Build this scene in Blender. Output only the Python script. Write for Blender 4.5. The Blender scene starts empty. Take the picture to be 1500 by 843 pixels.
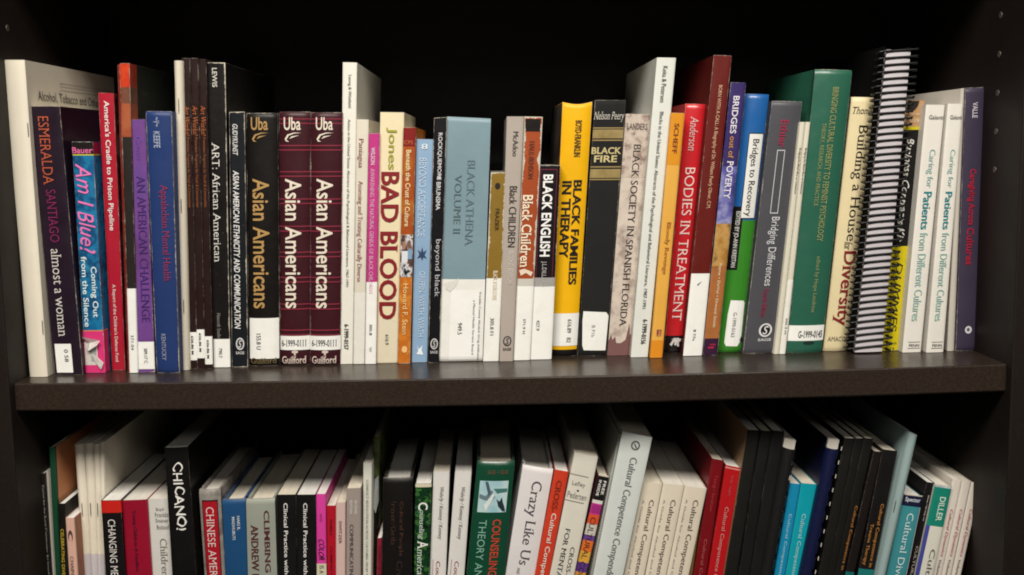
import bpy, bmesh, math, random
from mathutils import Vector, Matrix
random.seed(7)
sc = bpy.context.scene
col = sc.collection
R = math.radians

# ---------------------------------------------------------------- camera, world, lamps, exposure
def make_camera():
    cd = bpy.data.cameras.new('camera'); cam = bpy.data.objects.new('camera', cd); col.objects.link(cam)
    yaw, pitch, roll = (0.02045, 0.12447, -0.01534)
    f = Vector((math.sin(yaw)*math.cos(pitch), math.cos(yaw)*math.cos(pitch), -math.sin(pitch)))
    r = Vector((math.cos(yaw), -math.sin(yaw), 0)); u = r.cross(f)
    c, s = math.cos(roll), math.sin(roll)
    r2 = r*c + u*s; u2 = u*c - r*s
    m = Matrix((r2, u2, -f)).transposed().to_4x4(); m.translation = Vector((-0.01948, -0.87649, 0.18283))
    cam.matrix_world = m
    cd.sensor_width = 36; cd.lens = 1600*36/1500; cd.clip_start = .02; cd.clip_end = 30
    cd.dof.use_dof = True; cd.dof.focus_distance = .965; cd.dof.aperture_fstop = 6.3
    sc.camera = cam
make_camera()
w = bpy.data.worlds.new('World'); sc.world = w; w.use_nodes = True
w.node_tree.nodes['Background'].inputs[0].default_value = (1, .93, .84, 1)
w.node_tree.nodes['Background'].inputs[1].default_value = .035
def area(name, loc, target, sx, sy, power, colr):
    ld = bpy.data.lights.new(name, 'AREA'); ld.shape = 'RECTANGLE'; ld.size = sx; ld.size_y = sy; ld.energy = power; ld.color = colr
    o = bpy.data.objects.new(name, ld); col.objects.link(o); o.location = loc
    o.rotation_euler = (Vector(target)-Vector(loc)).to_track_quat('-Z', 'Y').to_euler()
area('ceiling_troffer', (-.1, -1.14, 1.28), (0, .05, -.05), 1.5, .36, 52, (1, .94, .85))
area('ceiling_troffer_far', (.6, -2.8, 1.5), (0, .05, 0), 1.3, .6, 9, (1, .94, .86))
sc.view_settings.view_transform = 'Standard'; sc.view_settings.look = 'None'
sc.view_settings.exposure = 0.0; sc.view_settings.gamma = 1
sc.render.engine = 'CYCLES'
sc.cycles.max_bounces = 6; sc.cycles.diffuse_bounces = 3; sc.cycles.glossy_bounces = 3
sc.cycles.use_denoising = True; sc.cycles.filter_width = 1.9

# ---------------------------------------------------------------- materials
def lin(c):
    return tuple(((v/255)/12.92 if v/255 <= .04045 else ((v/255+.055)/1.055)**2.4) for v in c[:3]) + (1,)
_mats = {}
class NT:
    def __init__(s, name):
        s.m = bpy.data.materials.new(name); s.m.use_nodes = True; s.t = s.m.node_tree; s.t.nodes.clear()
        s.out = s.n('ShaderNodeOutputMaterial'); s.b = s.n('ShaderNodeBsdfPrincipled'); s.l(s.b.outputs[0], s.out.inputs[0])
    def n(s, k, **kw):
        x = s.t.nodes.new(k)
        for a, v in kw.items(): setattr(x, a, v)
        return x
    def l(s, a, b): s.t.links.new(a, b)
    def math(s, op, a, b=None, clamp=False):
        x = s.n('ShaderNodeMath', operation=op, use_clamp=clamp)
        for i, v in enumerate((a, b)):
            if v is None: continue
            if hasattr(v, 'links'): s.l(v, x.inputs[i])
            else: x.inputs[i].default_value = v
        return x.outputs[0]
    def noise(s, vec, scale, detail=3, rough=.55):
        x = s.n('ShaderNodeTexNoise'); x.inputs['Scale'].default_value = scale; x.inputs['Detail'].default_value = detail
        x.inputs['Roughness'].default_value = rough
        if vec is not None: s.l(vec, x.inputs['Vector'])
        return x.outputs['Fac']
    def mix(s, fac, a, b, mode='MIX'):
        x = s.n('ShaderNodeMix', data_type='RGBA', blend_type=mode)
        for sock, v in ((x.inputs[0], fac), (x.inputs[6], a), (x.inputs[7], b)):
            if hasattr(v, 'links'): s.l(v, sock)
            else: sock.default_value = v
        return x.outputs[2]
    def bump(s, h, dist, strength=1):
        x = s.n('ShaderNodeBump'); x.inputs['Distance'].default_value = dist; x.inputs['Strength'].default_value = strength
        s.l(h, x.inputs['Height']); s.l(x.outputs[0], s.b.inputs['Normal'])
    def coords(s, k='Object'):
        return s.n('ShaderNodeTexCoord').outputs[k]

def deepen(c):
    k = max(c)
    return tuple(v*(.72+.28*min(1, max(0, (k-30)/60))) for v in c)
def base_colour(nt, c):
    """plain colour, or a printed multi-colour pattern built from noise"""
    co = nt.coords()
    if isinstance(c[0], str):
        _, scale, cs, kw = c
        if kw.get('xonly'):
            mp = nt.n('ShaderNodeMapping'); mp.inputs['Scale'].default_value = (.05, .05, 1); nt.l(co, mp.inputs[0]); co2 = mp.outputs[0]
        else: co2 = co
        f = nt.noise(co2, scale, 4, .6)
        r = nt.n('ShaderNodeValToRGB'); nt.l(f, r.inputs[0]); e = r.color_ramp.elements
        n = len(cs)
        while len(e) < n: e.new(.5)
        for i, cc in enumerate(cs):
            e[i].position = .36+.28*i/max(1, n-1); e[i].color = lin(deepen(cc))
        return r.outputs[0], co
    return lin(deepen(c)), co

def cover_mat(c, W, H, wear=.6, gloss=0, cloth=0):
    key = ('cov', str(c), round(W, 4), round(H, 3), wear, gloss, cloth)
    if key in _mats: return _mats[key]
    nt = NT('printed_cover'); bc, co = base_colour(nt, c)
    inf = nt.n('ShaderNodeObjectInfo'); add = nt.n('ShaderNodeVectorMath', operation='ADD'); nt.l(co, add.inputs[0]); nt.l(inf.outputs['Location'], add.inputs[1])
    vec = add.outputs[0]
    sep = nt.n('ShaderNodeSeparateXYZ'); nt.l(nt.coords('UV'), sep.inputs[0])
    U, V = sep.outputs[0], sep.outputs[1]
    d = nt.math('MINIMUM', nt.math('ABSOLUTE', U), nt.math('ABSOLUTE', nt.math('SUBTRACT', U, W)))
    d2 = nt.math('MINIMUM', V, nt.math('SUBTRACT', H, V))
    d = nt.math('MINIMUM', d, nt.math('MULTIPLY', d2, .8))
    n1 = nt.noise(vec, 260, 4, .7); n2 = nt.noise(vec, 45, 3)
    reach = nt.math('MULTIPLY', nt.math('POWER', nt.math('ADD', nt.math('MULTIPLY', n1, .6), nt.math('MULTIPLY', n2, .75)), 4), .0016*wear)
    inside = nt.math('MULTIPLY', nt.math('GREATER_THAN', U, -.0006), nt.math('LESS_THAN', U, W+.0006))
    reach = nt.math('MULTIPLY', reach, nt.math('ADD', nt.math('MULTIPLY', inside, .75), .25))
    m = nt.math('MULTIPLY', nt.math('SUBTRACT', reach, d), 3500, clamp=True)
    # tonal unevenness of the print and a few rubbed spots
    big = nt.noise(vec, 18, 3)
    tone = nt.math('ADD', nt.math('MULTIPLY', big, .22), .89)
    cmul = nt.n('ShaderNodeCombineColor'); [nt.l(tone, cmul.inputs[i]) for i in range(3)]
    c1 = nt.mix(1.0, bc, cmul.outputs[0], 'MULTIPLY')
    sp = nt.noise(vec, 420, 3, .7); spots = nt.math('MULTIPLY', nt.math('SUBTRACT', sp, .76-.035*min(wear, 2)), 14, clamp=True)
    c1 = nt.mix(nt.math('MULTIPLY', spots, .5), c1, lin((176, 168, 156)))
    c2 = nt.mix(m, c1, lin((196, 188, 174)))
    nt.l(c2, nt.b.inputs['Base Color'])
    rg = nt.math('ADD', nt.math('MULTIPLY', nt.noise(vec, 60, 4), .3), (.2 if gloss else .3) if not cloth else .65)
    nt.l(rg, nt.b.inputs['Roughness'])
    if not cloth:
        nt.b.inputs['Coat Weight'].default_value = .06+.5*gloss; nt.b.inputs['Coat Roughness'].default_value = .18
    nt.b.inputs['Specular IOR Level'].default_value = .22 if not gloss else .4
    nt.bump(nt.noise(vec, 1400 if cloth else 130, 3), .0002 if cloth else .0005, .6 if cloth else .35)
    _mats[key] = nt.m; return nt.m

def paper_mat(c):
    key = ('paper', str(c))
    if key in _mats: return _mats[key]
    nt = NT('label_paper'); bc, co = base_colour(nt, c)
    inf = nt.n('ShaderNodeObjectInfo'); add = nt.n('ShaderNodeVectorMath', operation='ADD'); nt.l(co, add.inputs[0]); nt.l(inf.outputs['Location'], add.inputs[1]); vec = add.outputs[0]
    f = nt.math('MULTIPLY', nt.math('SUBTRACT', nt.noise(vec, 70, 4, .65), .45), 2, clamp=True)
    dk = tuple(v*k for v, k in zip(bc[:3], (.8, .78, .72)))+(1,) if not hasattr(bc, 'links') else (.5, .48, .42, 1)
    nt.l(nt.mix(nt.math('MULTIPLY', f, .5), bc, dk), nt.b.inputs['Base Color'])
    nt.b.inputs['Roughness'].default_value = .5
    nt.bump(nt.noise(vec, 160, 3), .0004, .4)
    _mats[key] = nt.m; return nt.m

def ink_mat(c):
    key = ('ink', str(c))
    if key in _mats: return _mats[key]
    nt = NT('printing_ink'); bc, co = base_colour(nt, c)
    t = nt.math('ADD', nt.math('MULTIPLY', nt.noise(co, 500, 2), .3), .85)
    cc = nt.n('ShaderNodeCombineColor'); [nt.l(t, cc.inputs[i]) for i in range(3)]
    nt.l(nt.mix(1.0, bc, cc.outputs[0], 'MULTIPLY'), nt.b.inputs['Base Color']); nt.b.inputs['Roughness'].default_value = .45
    _mats[key] = nt.m; return nt.m

def pages_mat(c=(214, 206, 190)):
    key = ('pages', c)
    if key in _mats: return _mats[key]
    nt = NT('page_edges'); co = nt.coords()
    mp = nt.n('ShaderNodeMapping'); mp.inputs['Scale'].default_value = (1, .02, .02); nt.l(co, mp.inputs[0])
    f = nt.noise(mp.outputs[0], 2600, 3, .7); g = nt.noise(mp.outputs[0], 500, 2)
    h = nt.math('ADD', nt.math('MULTIPLY', f, .6), nt.math('MULTIPLY', g, .4))
    k = nt.math('MULTIPLY', nt.math('SUBTRACT', h, .4), 3, clamp=True)
    a = lin(c); dk = tuple(v*.8 for v in a[:3])+(1,)
    nt.l(nt.mix(k, dk, a), nt.b.inputs['Base Color']); nt.b.inputs['Roughness'].default_value = .8
    nt.bump(h, .0003, .3)
    _mats[key] = nt.m; return nt.m

def plain(name, c, rough=.5, metal=0):
    key = (name, c)
    if key in _mats: return _mats[key]
    nt = NT(name); nt.b.inputs['Base Color'].default_value = lin(c); nt.b.inputs['Roughness'].default_value = rough; nt.b.inputs['Metallic'].default_value = metal
    t = nt.math('ADD', nt.math('MULTIPLY', nt.noise(nt.coords(), 300, 3), .2), rough-.1); nt.l(t, nt.b.inputs['Roughness'])
    if rough > .8: nt.b.inputs['Specular IOR Level'].default_value = .1
    _mats[key] = nt.m; return nt.m

def laminate_mat(rough, base=(40, 33, 29), speck=.6):
    nt = NT('dark_laminate'); co = nt.coords()
    mp = nt.n('ShaderNodeMapping'); mp.inputs['Scale'].default_value = (.35, 1, 1.0); nt.l(co, mp.inputs[0])
    f = nt.noise(mp.outputs[0], 900, 4, .7); g = nt.noise(co, 30, 4, .6); h2 = nt.noise(co, 420, 3, .7)
    a = lin(base)
    k = nt.math('MULTIPLY', nt.math('SUBTRACT', nt.math('ADD', nt.math('MULTIPLY', f, .6), nt.math('MULTIPLY', h2, .4)), .44), 5, clamp=True)
    c = nt.mix(k, tuple(v*(1-speck*.6) for v in a[:3])+(1,), tuple(v*(1+speck) for v in a[:3])+(1,))
    c = nt.mix(nt.math('MULTIPLY', g, .35), c, tuple(v*.7 for v in a[:3])+(1,))
    dust = nt.math('MULTIPLY', nt.math('SUBTRACT', nt.noise(co, 700, 2, .8), .74), 9, clamp=True)
    c = nt.mix(nt.math('MULTIPLY', dust, .35), c, lin((120, 112, 100)))
    nt.l(c, nt.b.inputs['Base Color'])
    nt.l(nt.math('ADD', nt.math('MULTIPLY', g, .2), rough-.1), nt.b.inputs['Roughness'])
    nt.b.inputs['Specular IOR Level'].default_value = .45 if rough < .4 else .25
    nt.bump(nt.math('ADD', f, h2), .00012, .35)
    return nt.m

# ---------------------------------------------------------------- helpers
def link(name, me, mat, parent=None):
    if mat is not None: me.materials.append(mat)
    o = bpy.data.objects.new(name, me); col.objects.link(o)
    if parent is not None: o.parent = parent
    return o
def mesh(name, vs, fs, uvs=None, smooth=False):
    me = bpy.data.meshes.new(name); me.from_pydata(vs, [], fs)
    if uvs:
        ul = me.uv_layers.new(name='UVMap')
        for lp in me.loops: ul.data[lp.index].uv = uvs[lp.vertex_index]
    if smooth:
        for p in me.polygons: p.use_smooth = True
    me.update(); return me
def box_mesh(name, x0, x1, y0, y1, z0, z1, bev=0):
    bm = bmesh.new(); bmesh.ops.create_cube(bm, size=1)
    for v in bm.verts: v.co = Vector((x0+(v.co.x+.5)*(x1-x0), y0+(v.co.y+.5)*(y1-y0), z0+(v.co.z+.5)*(z1-z0)))
    if bev: bmesh.ops.bevel(bm, geom=bm.edges[:], offset=bev, segments=2, affect='EDGES', profile=.5)
    me = bpy.data.meshes.new(name); bm.to_mesh(me); bm.free(); return me

# ---------------------------------------------------------------- bookcase
HW = .41; SAG = .003
def zs(x): return -SAG*(1-(x/HW)**2)
case = bpy.data.objects.new('bookcase', None); col.objects.link(case); case.location = (0, 0, -.40)
case['label'] = 'dark brown laminate bookcase holding every book, with a slightly sagging middle shelf'; case['category'] = 'bookcase'
def cz(z): return z+.40
lam_front = laminate_mat(.3, (46, 37, 31), .48); lam_panel = laminate_mat(.55, (27, 20, 16), .4); lam_back = laminate_mat(.6, (24, 20, 18), .3)
def shelf(z0, t=.0235, sag=True):
    N = 40; vs = []; fs = []
    prof = [(.29, 0), (.0112, 0), (.0103, -.0003), (.01, -.0012), (.01, -t+.0015), (.0112, -t), (.29, -t)]
    for i in range(N+1):
        x = -HW+2*HW*i/N; dz = zs(x) if sag else 0
        for (y, z) in prof: vs.append((x, y, cz(z0+z+dz)))
    P = len(prof)
    for i in range(N):
        for j in range(P):
            a = i*P+j; b_ = i*P+(j+1) % P; fs.append((a, b_, b_+P, a+P))
    fs.append(tuple(range(P))); fs.append(tuple(reversed(range(N*P, N*P+P))))
    me = mesh('shelf', vs, fs)
    link('shelf', me, lam_front, case)
shelf(0); shelf(-0.357); shelf(.385, sag=False)
link('side_panel', box_mesh('side_panel', -HW-.026, -HW, 0, .3, cz(-.42), cz(.46), .0012), lam_panel, case)
link('side_panel', box_mesh('side_panel', HW, HW+.026, 0, .3, cz(-.42), cz(.46), .0012), lam_panel, case)
link('back_panel', box_mesh('back_panel', -HW, HW, .2905, .2985, cz(-.42), cz(.46)), lam_back, case)
def hole_cap(x, y, z, s):
    n = 14; vs = []; fs = []
    rings = [(.0029, .0), (.0028, .0004), (.0021, .0007), (.001, .0003)]
    for r, h in rings:
        for k in range(n): a = 2*math.pi*k/n; vs.append((x+s*(h+.0002), y+r*math.cos(a), cz(z)+r*math.sin(a)))
    for i in range(len(rings)-1):
        for k in range(n): fs.append((i*n+k, i*n+(k+1) % n, (i+1)*n+(k+1) % n, (i+1)*n+k))
    fs.append(tuple(range((len(rings)-1)*n, len(rings)*n)))
    link('hole_cap', mesh('hole_cap', vs, fs, smooth=True), plain('hole_cap_plastic', (70, 65, 58), .4, 0), case)
for k in range(-1, 4):
    hole_cap(HW, 0.0445, 0.2567-.032*k, -1); hole_cap(-HW, 0.0445, 0.2567-.032*k, 1)

# ---------------------------------------------------------------- books
SS = [0, .012, .035, .08, .16, .3, .42, .5, .58, .7, .84, .92, .965, .988, 1]
class Book:
    def __init__(s, spec):
        (s.row, s.kind, s.Y, s.tl, s.tr, s.bl, s.br, s.d, s.B, s.n, s.wear, s.gloss, s.cloth, s.dip, s.col, s.end) = spec
        s.ox = (s.bl[0]+s.br[0])/2; s.oz = min(s.bl[1], s.br[1])
        s.W = s.tr[0]-s.tl[0]; s.H = (s.tl[1]+s.tr[1]-s.bl[1]-s.br[1])/2; s.layer = 0
    def prof(s, q):
        "perimeter coordinate: 0..1 across the spine, below 0 / above 1 back along the covers"
        if q < 0: return 0.0, s.B+(-q)*s.W, (-1, 0)
        if q > 1: return 1.0, s.B+(q-1)*s.W, (1, 0)
        a = abs(2*q-1); w = s.B*a**s.n
        slope = s.B*s.n*a**(s.n-1)*2*(1 if q > .5 else -1)/s.W
        L = math.hypot(slope, 1)
        return q, w, (slope/L, -1/L)
    def at(s, u, v, w):
        x = (s.tl[0]*(1-u)+s.tr[0]*u)*(1-v)+(s.bl[0]*(1-u)+s.br[0]*u)*v
        z = (s.tl[1]*(1-u)+s.tr[1]*u)*(1-v)+(s.bl[1]*(1-u)+s.br[1]*u)*v
        if s.kind == 'hc' and w < s.B+.0035:
            e = min(v, 1-v)*s.H
            if e < .0045: w += .0016*(1-e/.0045)**2
        if s.dip: z -= s.dip*math.sin(math.pi*min(1, max(0, u)))*max(0, 1-v*12)
        return Vector((x-s.ox, w, z-s.oz))
    def P(s, q, v, off=0):
        u, w, n = s.prof(q)
        p = s.at(u, v, w); p.x += n[0]*off; p.y += n[1]*off; return p
    def uv(s, q, v): return (q*s.W, v*s.H)
    def grid(s, q0, q1, v0, v1, off):
        qs = sorted(set([q0, q1]+[q for q in SS if q0 < q < q1]))
        vs = []; uv = []; fs = []
        e = .0045/s.H
        vl = [v0, v1]
        if s.kind == 'hc': vl = sorted(set([v0, v1]+[v for v in (.25*e, .5*e, .75*e, e, .083, 1-e, 1-.5*e) if v0 < v < v1]))
        for v in vl:
            for q in qs: vs.append(s.P(q, v, off)); uv.append(s.uv(q, v))
        n = len(qs)
        for j in range(len(vl)-1):
            for i in range(n-1): fs.append((j*n+i, (j+1)*n+i, (j+1)*n+i+1, j*n+i+1))
        return vs, fs, uv
    def build(s, name, label, cat, group):
        s.root = bpy.data.objects.new(name, None); col.objects.link(s.root); s.root.location = (s.ox, s.Y, s.oz)
        s.root.empty_display_size = .01
        s.root['label'] = label; s.root['category'] = cat; s.root['group'] = group
        if s.kind == 'spiral': s.spiral(); return
        if s.kind == 'comb': s.comb(); return
        s.cover()
        s.pages()
    def cover(s):
        t = .0024 if s.kind == 'hc' else .0004
        if s.kind == 'booklet': t = .0003
        t = min(t, s.W*.2)
        D = s.B+s.d
        qd = s.d/s.W
        outer = [(-qd, None)]
        joint = s.kind == 'hc' and s.W > .012
        pts = []   # (q, inset)
        pts.append((-qd, 0)); 
        if joint: pts += [(-.0105/s.W, 0), (-.0075/s.W, .0011), (-.004/s.W, 0)]
        pts += [(q, 0) for q in SS]
        if joint: pts += [(1+.004/s.W, 0), (1+.0075/s.W, .0011), (1+.0105/s.W, 0)]
        pts.append((1+qd, 0))
        e = .0045/s.H
        vlist = [0, .25*e, .5*e, .75*e, e, .083, .25, .5, .75, .95, 1-e, 1-.5*e, 1] if s.kind == 'hc' else [0, .25, .5, .75, 1]
        vs = []; fs = []; uv = []; n = len(pts)
        for v in vlist:
            for q, ins in pts:
                vs.append(s.P(q, v, -ins)); uv.append(s.uv(q, v))
        for v in vlist:
            for q, ins in pts:
                u, w, nn = s.prof(q)
                ww = max(w, s.B+t*.2) if 0 < q < 1 and s.kind != 'booklet' else w
                tt = t
                uu = min(1-tt/s.W, max(tt/s.W, u)); wi = (w+tt) if 0 <= q <= 1 else w
                p = s.at(uu, v, min(wi, D)); vs.append(p); uv.append(s.uv(q, v))
        M = len(vlist)*n
        for j in range(len(vlist)-1):
            for i in range(n-1):
                a = j*n+i
                fs.append((a, a+n, a+n+1, a+1)); fs.append((M+a, M+a+1, M+a+n+1, M+a+n))
        for i in range(n-1):
            fs.append((i, i+1, M+i+1, M+i)); a = (len(vlist)-1)*n+i; fs.append((a, M+a, M+a+1, a+1))
        for j in range(len(vlist)-1):
            a = j*n; fs.append((a, M+a, M+a+n, a+n)); a = j*n+n-1; fs.append((a, a+n, M+a+n, M+a))
        me = mesh('cover', vs, fs, uv, smooth=True)
        me.set_sharp_from_angle(angle=R(38))
        link('cover', me, cover_mat(s.col, s.W, s.H, s.wear, s.gloss, s.cloth), s.root)
    def pages(s):
        hc = s.kind == 'hc'
        t = .0026 if hc else .0005
        t = min(t, s.W*.22); rc = (.0032/s.H) if hc else .0006/s.H
        y0 = s.B+(.0015 if hc else .0004); y1 = s.B+s.d-(.003 if hc else 0.0)
        u0, u1 = t/s.W, 1-t/s.W
        vs = []; N = 9
        for v in (rc, 1-rc):
            for y in (y0, y1):
                for k in range(N):
                    u = u0+(u1-u0)*k/(N-1); yy = y
                    if y == y1: yy = y+(-.0015+.003*random.random()*.3)
                    p = s.at(u, v, yy); vs.append(p)
        fs = []
        for k in range(N-1):
            a, b_, c_, d_ = k, N+k, 2*N+k, 3*N+k
            fs += [(a, a+1, b_+1, b_), (c_, d_, d_+1, c_+1), (a, c_, c_+1, a+1), (b_, b_+1, d_+1, d_)]
        fs += [(0, N, 3*N, 2*N), (N-1, 3*N-1, 4*N-1, 2*N-1)]
        link('page_block', mesh('page_block', vs, fs), pages_mat(random.choice([(232, 226, 214), (236, 233, 226), (226, 217, 198)])), s.root)
        if s.end:
            vs = []; M = 8
            for k in range(M+1):
                u = u0+(u1-u0)*k/M
                for a in range(5):
                    ang = math.pi*a/4
                    vs.append(s.at(u, rc, y0+.001-.0012*math.cos(ang))+Vector((0, 0, .0012*math.sin(ang))))
            fs = [(k*5+a, k*5+a+1, (k+1)*5+a+1, (k+1)*5+a) for k in range(M) for a in range(4)]
            link('headband', mesh('headband', vs, fs, smooth=True), ink_mat(s.end), s.root)
    def tube(s, pts, r, n=6):
        vs = []; fs = []
        for i, p in enumerate(pts):
            d = (pts[min(i+1, len(pts)-1)]-pts[max(i-1, 0)]).normalized()
            a = d.orthogonal().normalized() if abs(d.z) > .95 else d.cross(Vector((0, 0, 1))).normalized()
            b_ = d.cross(a)
            for k in range(n): th = 2*math.pi*k/n; vs.append(p+(a*math.cos(th)+b_*math.sin(th))*r)
        for i in range(len(pts)-1):
            for k in range(n): fs.append((i*n+k, i*n+(k+1) % n, (i+1)*n+(k+1) % n, (i+1)*n+k))
        fs.append(tuple(range(n))); fs.append(tuple(range(len(vs)-n, len(vs))))
        return vs, fs
    def spiral(s):
        # page stack with its pale edges to the front, two black covers, one continuous coil threaded through them
        W = s.W; H = s.H
        def bx(name, u0, u1, w0, w1, v0, v1, m, ripple=0):
            N = 12; vs = []; fs = []
            for k in range(N+1):
                u = u0+(u1-u0)*k/N
                for (w, v) in ((w0+ripple*abs(2*k/N-1)**3, v0), (w1, v0), (w1, v1), (w0+ripple*abs(2*k/N-1)**3, v1)): vs.append(s.at(u, v, w))
            for k in range(N):
                for j in range(4): a = k*4+j; b2 = k*4+(j+1) % 4; fs.append((a, b2, b2+4, a+4))
            fs += [(0, 1, 2, 3), (N*4+3, N*4+2, N*4+1, N*4)]
            link(name, mesh(name, vs, fs), m, s.root)
        bx('page_block', 0.0, 1, .0014, s.d, .012, .995, paper_mat((190, 185, 190)), .0008)
        bk = plain('black_board', (8, 8, 8), .85)
        bx('cover', -.04, -.003, .006, s.d+.004, 0.0, 1, bk); bx('cover', 1.003, 1.04, .006, s.d+.004, 0.0, 1, bk)
        turns = 45; pts = []; per = 24
        for i in range(turns*per+1):
            th = 2*math.pi*i/per; v = .008+.985*i/(turns*per)
            cx = .5+.70*math.cos(th); wy = .0135-.0128*math.sin(th)
            # flattened front run across the page edges, loops behind pass through the holes
            sx = max(-1, min(1, 1.25*math.cos(th)))
            pts.append(s.at(.5+.80*sx, v-.0035*math.cos(th)*(1 if math.sin(th) > 0 else -.3), .0022-.0014*max(0, math.sin(th))**.4+.013*max(0, -math.sin(th))**.6))
        vs, fs = s.tube(pts, .001, 6)
        link('wire_coil', mesh('wire_coil', vs, fs, smooth=True), plain('coil_plastic', (8, 8, 9), .45), s.root)
    def comb(s):
        dash = s.n > 4.5
        bkm = cover_mat(s.col, s.W, s.H, .3, 0, 0)
        # boards
        for a, b_, in ((.02, .07), (.9, .95)):
            vs = [s.at(u, v, w) for v in (.003, 1) for u in (a, b_) for w in (.009, s.d)]
            fs = [(0, 1, 3, 2), (4, 6, 7, 5), (0, 4, 5, 1), (2, 3, 7, 6), (0, 2, 6, 4), (1, 5, 7, 3)]
            link('cover', mesh('cover', vs, fs, [(0.01, 0.1)]*8), bkm, s.root)
        vs = [s.at(u, v, w) for v in (.0045, .995) for u in (.075, .895) for w in (.0065, s.d-.003)]
        link('page_block', mesh('page_block', vs, [(0, 1, 3, 2), (4, 6, 7, 5), (0, 4, 5, 1), (2, 3, 7, 6), (0, 2, 6, 4), (1, 5, 7, 3)]), pages_mat((222, 216, 204)), s.root)
        if dash:
            pitch = .0125/s.H
            for k in range(int(.95/pitch)):
                va = .02+k*pitch; vb = va+pitch*.26
                p = [s.at(u, v, w) for v in (va, vb) for u in (1.0, 1.035) for w in (.0008, .0018)]
                link('paper_tab', mesh('paper_tab', p, [(0, 1, 3, 2), (4, 6, 7, 5), (0, 4, 5, 1), (2, 3, 7, 6), (0, 2, 6, 4), (1, 5, 7, 3)]), pages_mat((222, 216, 204)), s.root)
        # rounded plastic back with fingers
        n = 12; vs = []; fs = []; pitch = .0143/s.H; K = int(.93/pitch)
        ang = [math.pi*(1.0-k/n) for k in range(n+1)]
        for k in range(K+1):
            for part in (0, 1):
                va = .03+k*pitch+(0 if part == 0 else pitch*.62); vb = .03+k*pitch+(pitch*.62 if part == 0 else pitch)
                hi = n if part == 0 else n-4
                base = len(vs)
                for v in (va, vb):
                    for j in range(hi+1):
                        for rr in (1, .84):
                            vs.append(s.at(.49+.52*rr*math.cos(ang[j]), v, .0075-.0072*rr*math.sin(ang[j])))
                m = (hi+1)*2
                for j in range(hi):
                    a = base+j*2
                    fs += [(a, a+m, a+m+2, a+2), (a+1, a+3, a+m+3, a+m+1), (a, a+2, a+3, a+1), (a+m, a+m+1, a+m+3, a+m+2)]
                a = base+hi*2; fs.append((a, a+m, a+m+1, a+1))
        bm = bmesh.new(); me = mesh('comb_binding', vs, fs, smooth=False); bm.from_mesh(me); bmesh.ops.remove_doubles(bm, verts=bm.verts, dist=1e-6); bm.to_mesh(me); bm.free()
        link('comb_binding', me, plain('comb_plastic', s.col if not isinstance(s.col[0], str) else (20, 20, 20), .4), s.root)

_tx = {}
def text_flat(t, st):
    if (t, st) in _tx: return _tx[(t, st)]
    cu = bpy.data.curves.new('lettering', 'FONT'); cu.body = t; cu.size = 1; cu.resolution_u = 3
    cu.offset = .012*st.count('b') + (.008 if 'j' in st else 0)
    if 's' in st and 'b' not in st: cu.offset = -.006
    if 'i' in st: cu.shear = .22
    if 'k' in st: cu.shear = .3
    ob = bpy.data.objects.new('lettering', cu)
    me = bpy.data.meshes.new_from_object(ob)
    bm = bmesh.new(); bm.from_mesh(me)
    bmesh.ops.remove_doubles(bm, verts=bm.verts, dist=1e-4)
    if 's' in st:
        sh = .22 if 'i' in st else 0
        add = []
        for e in bm.edges:
            if not e.is_boundary: continue
            a, b_ = e.verts[0].co, e.verts[1].co
            if abs(a.y-b_.y) > .004: continue
            L = abs(a.x-b_.x)
            if not .035 < L < .24: continue
            x0, x1 = min(a.x, b_.x), max(a.x, b_.x); y = a.y
            mid = sum((v.co.y for v in e.link_faces[0].verts))/len(e.link_faces[0].verts)
            up = mid > y
            if not (abs(y) < .022 or abs(y-.682) < .025 or abs(y-.449) < .02 or abs(y+.23) < .03): continue
            if not .07 < L < .15: continue
            h = .038 if up else -.038; k = sh*h
            ex = .062
            if abs(y-.449) < .02: add.append((x0-ex, x0, y, h, k))
            else: add += [(x0-ex, x0, y, h, k), (x1, x1+ex, y, h, k)]
        for xa, xb, y, h, k in add:
            vv = [bm.verts.new((xa, y, 0)), bm.verts.new((xb, y, 0)), bm.verts.new((xb+k, y+h, 0)), bm.verts.new((xa+k, y+h, 0))]
            bm.faces.new(vv)
    if 'j' in st or 'k' in st:
        rnd = random.Random(len(t))
        amp = .035 if 'j' in st else .02
        ph = [rnd.random()*6 for _ in range(8)]
        for v in bm.verts:
            x, y = v.co.x, v.co.y
            v.co.y += amp*2*math.sin(x*3.1+ph[0])+(amp*math.sin(x*11+ph[1]+y*7) if 'j' in st else 0)
            v.co.x += amp*math.sin(y*9+x*2+ph[2])
    if 'w' in st:
        rnd = random.Random(3)
        kill = [f for f in bm.faces if rnd.random() < .3]; bmesh.ops.delete(bm, geom=kill, context='FACES')
    xs = [v.co.x for v in bm.verts]; ys = [v.co.y for v in bm.verts]
    x0, x1, y0, y1 = min(xs), max(xs), min(ys), max(ys)
    for v in bm.verts: v.co = ((v.co.x-x0)/(x1-x0), (v.co.y-y0)/(y1-y0), 0)
    for k in (.2, .4, .6, .8):
        bmesh.ops.bisect_plane(bm, geom=bm.verts[:]+bm.edges[:]+bm.faces[:], plane_co=(0, k, 0), plane_no=(0, 1, 0))
    bm.verts.index_update()
    out = ([tuple(v.co[:2]) for v in bm.verts], [tuple(v.index for v in f.verts) for f in bm.faces])
    bm.free(); bpy.data.meshes.remove(me); bpy.data.objects.remove(ob); bpy.data.curves.remove(cu)
    _tx[(t, st)] = out; return out

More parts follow.
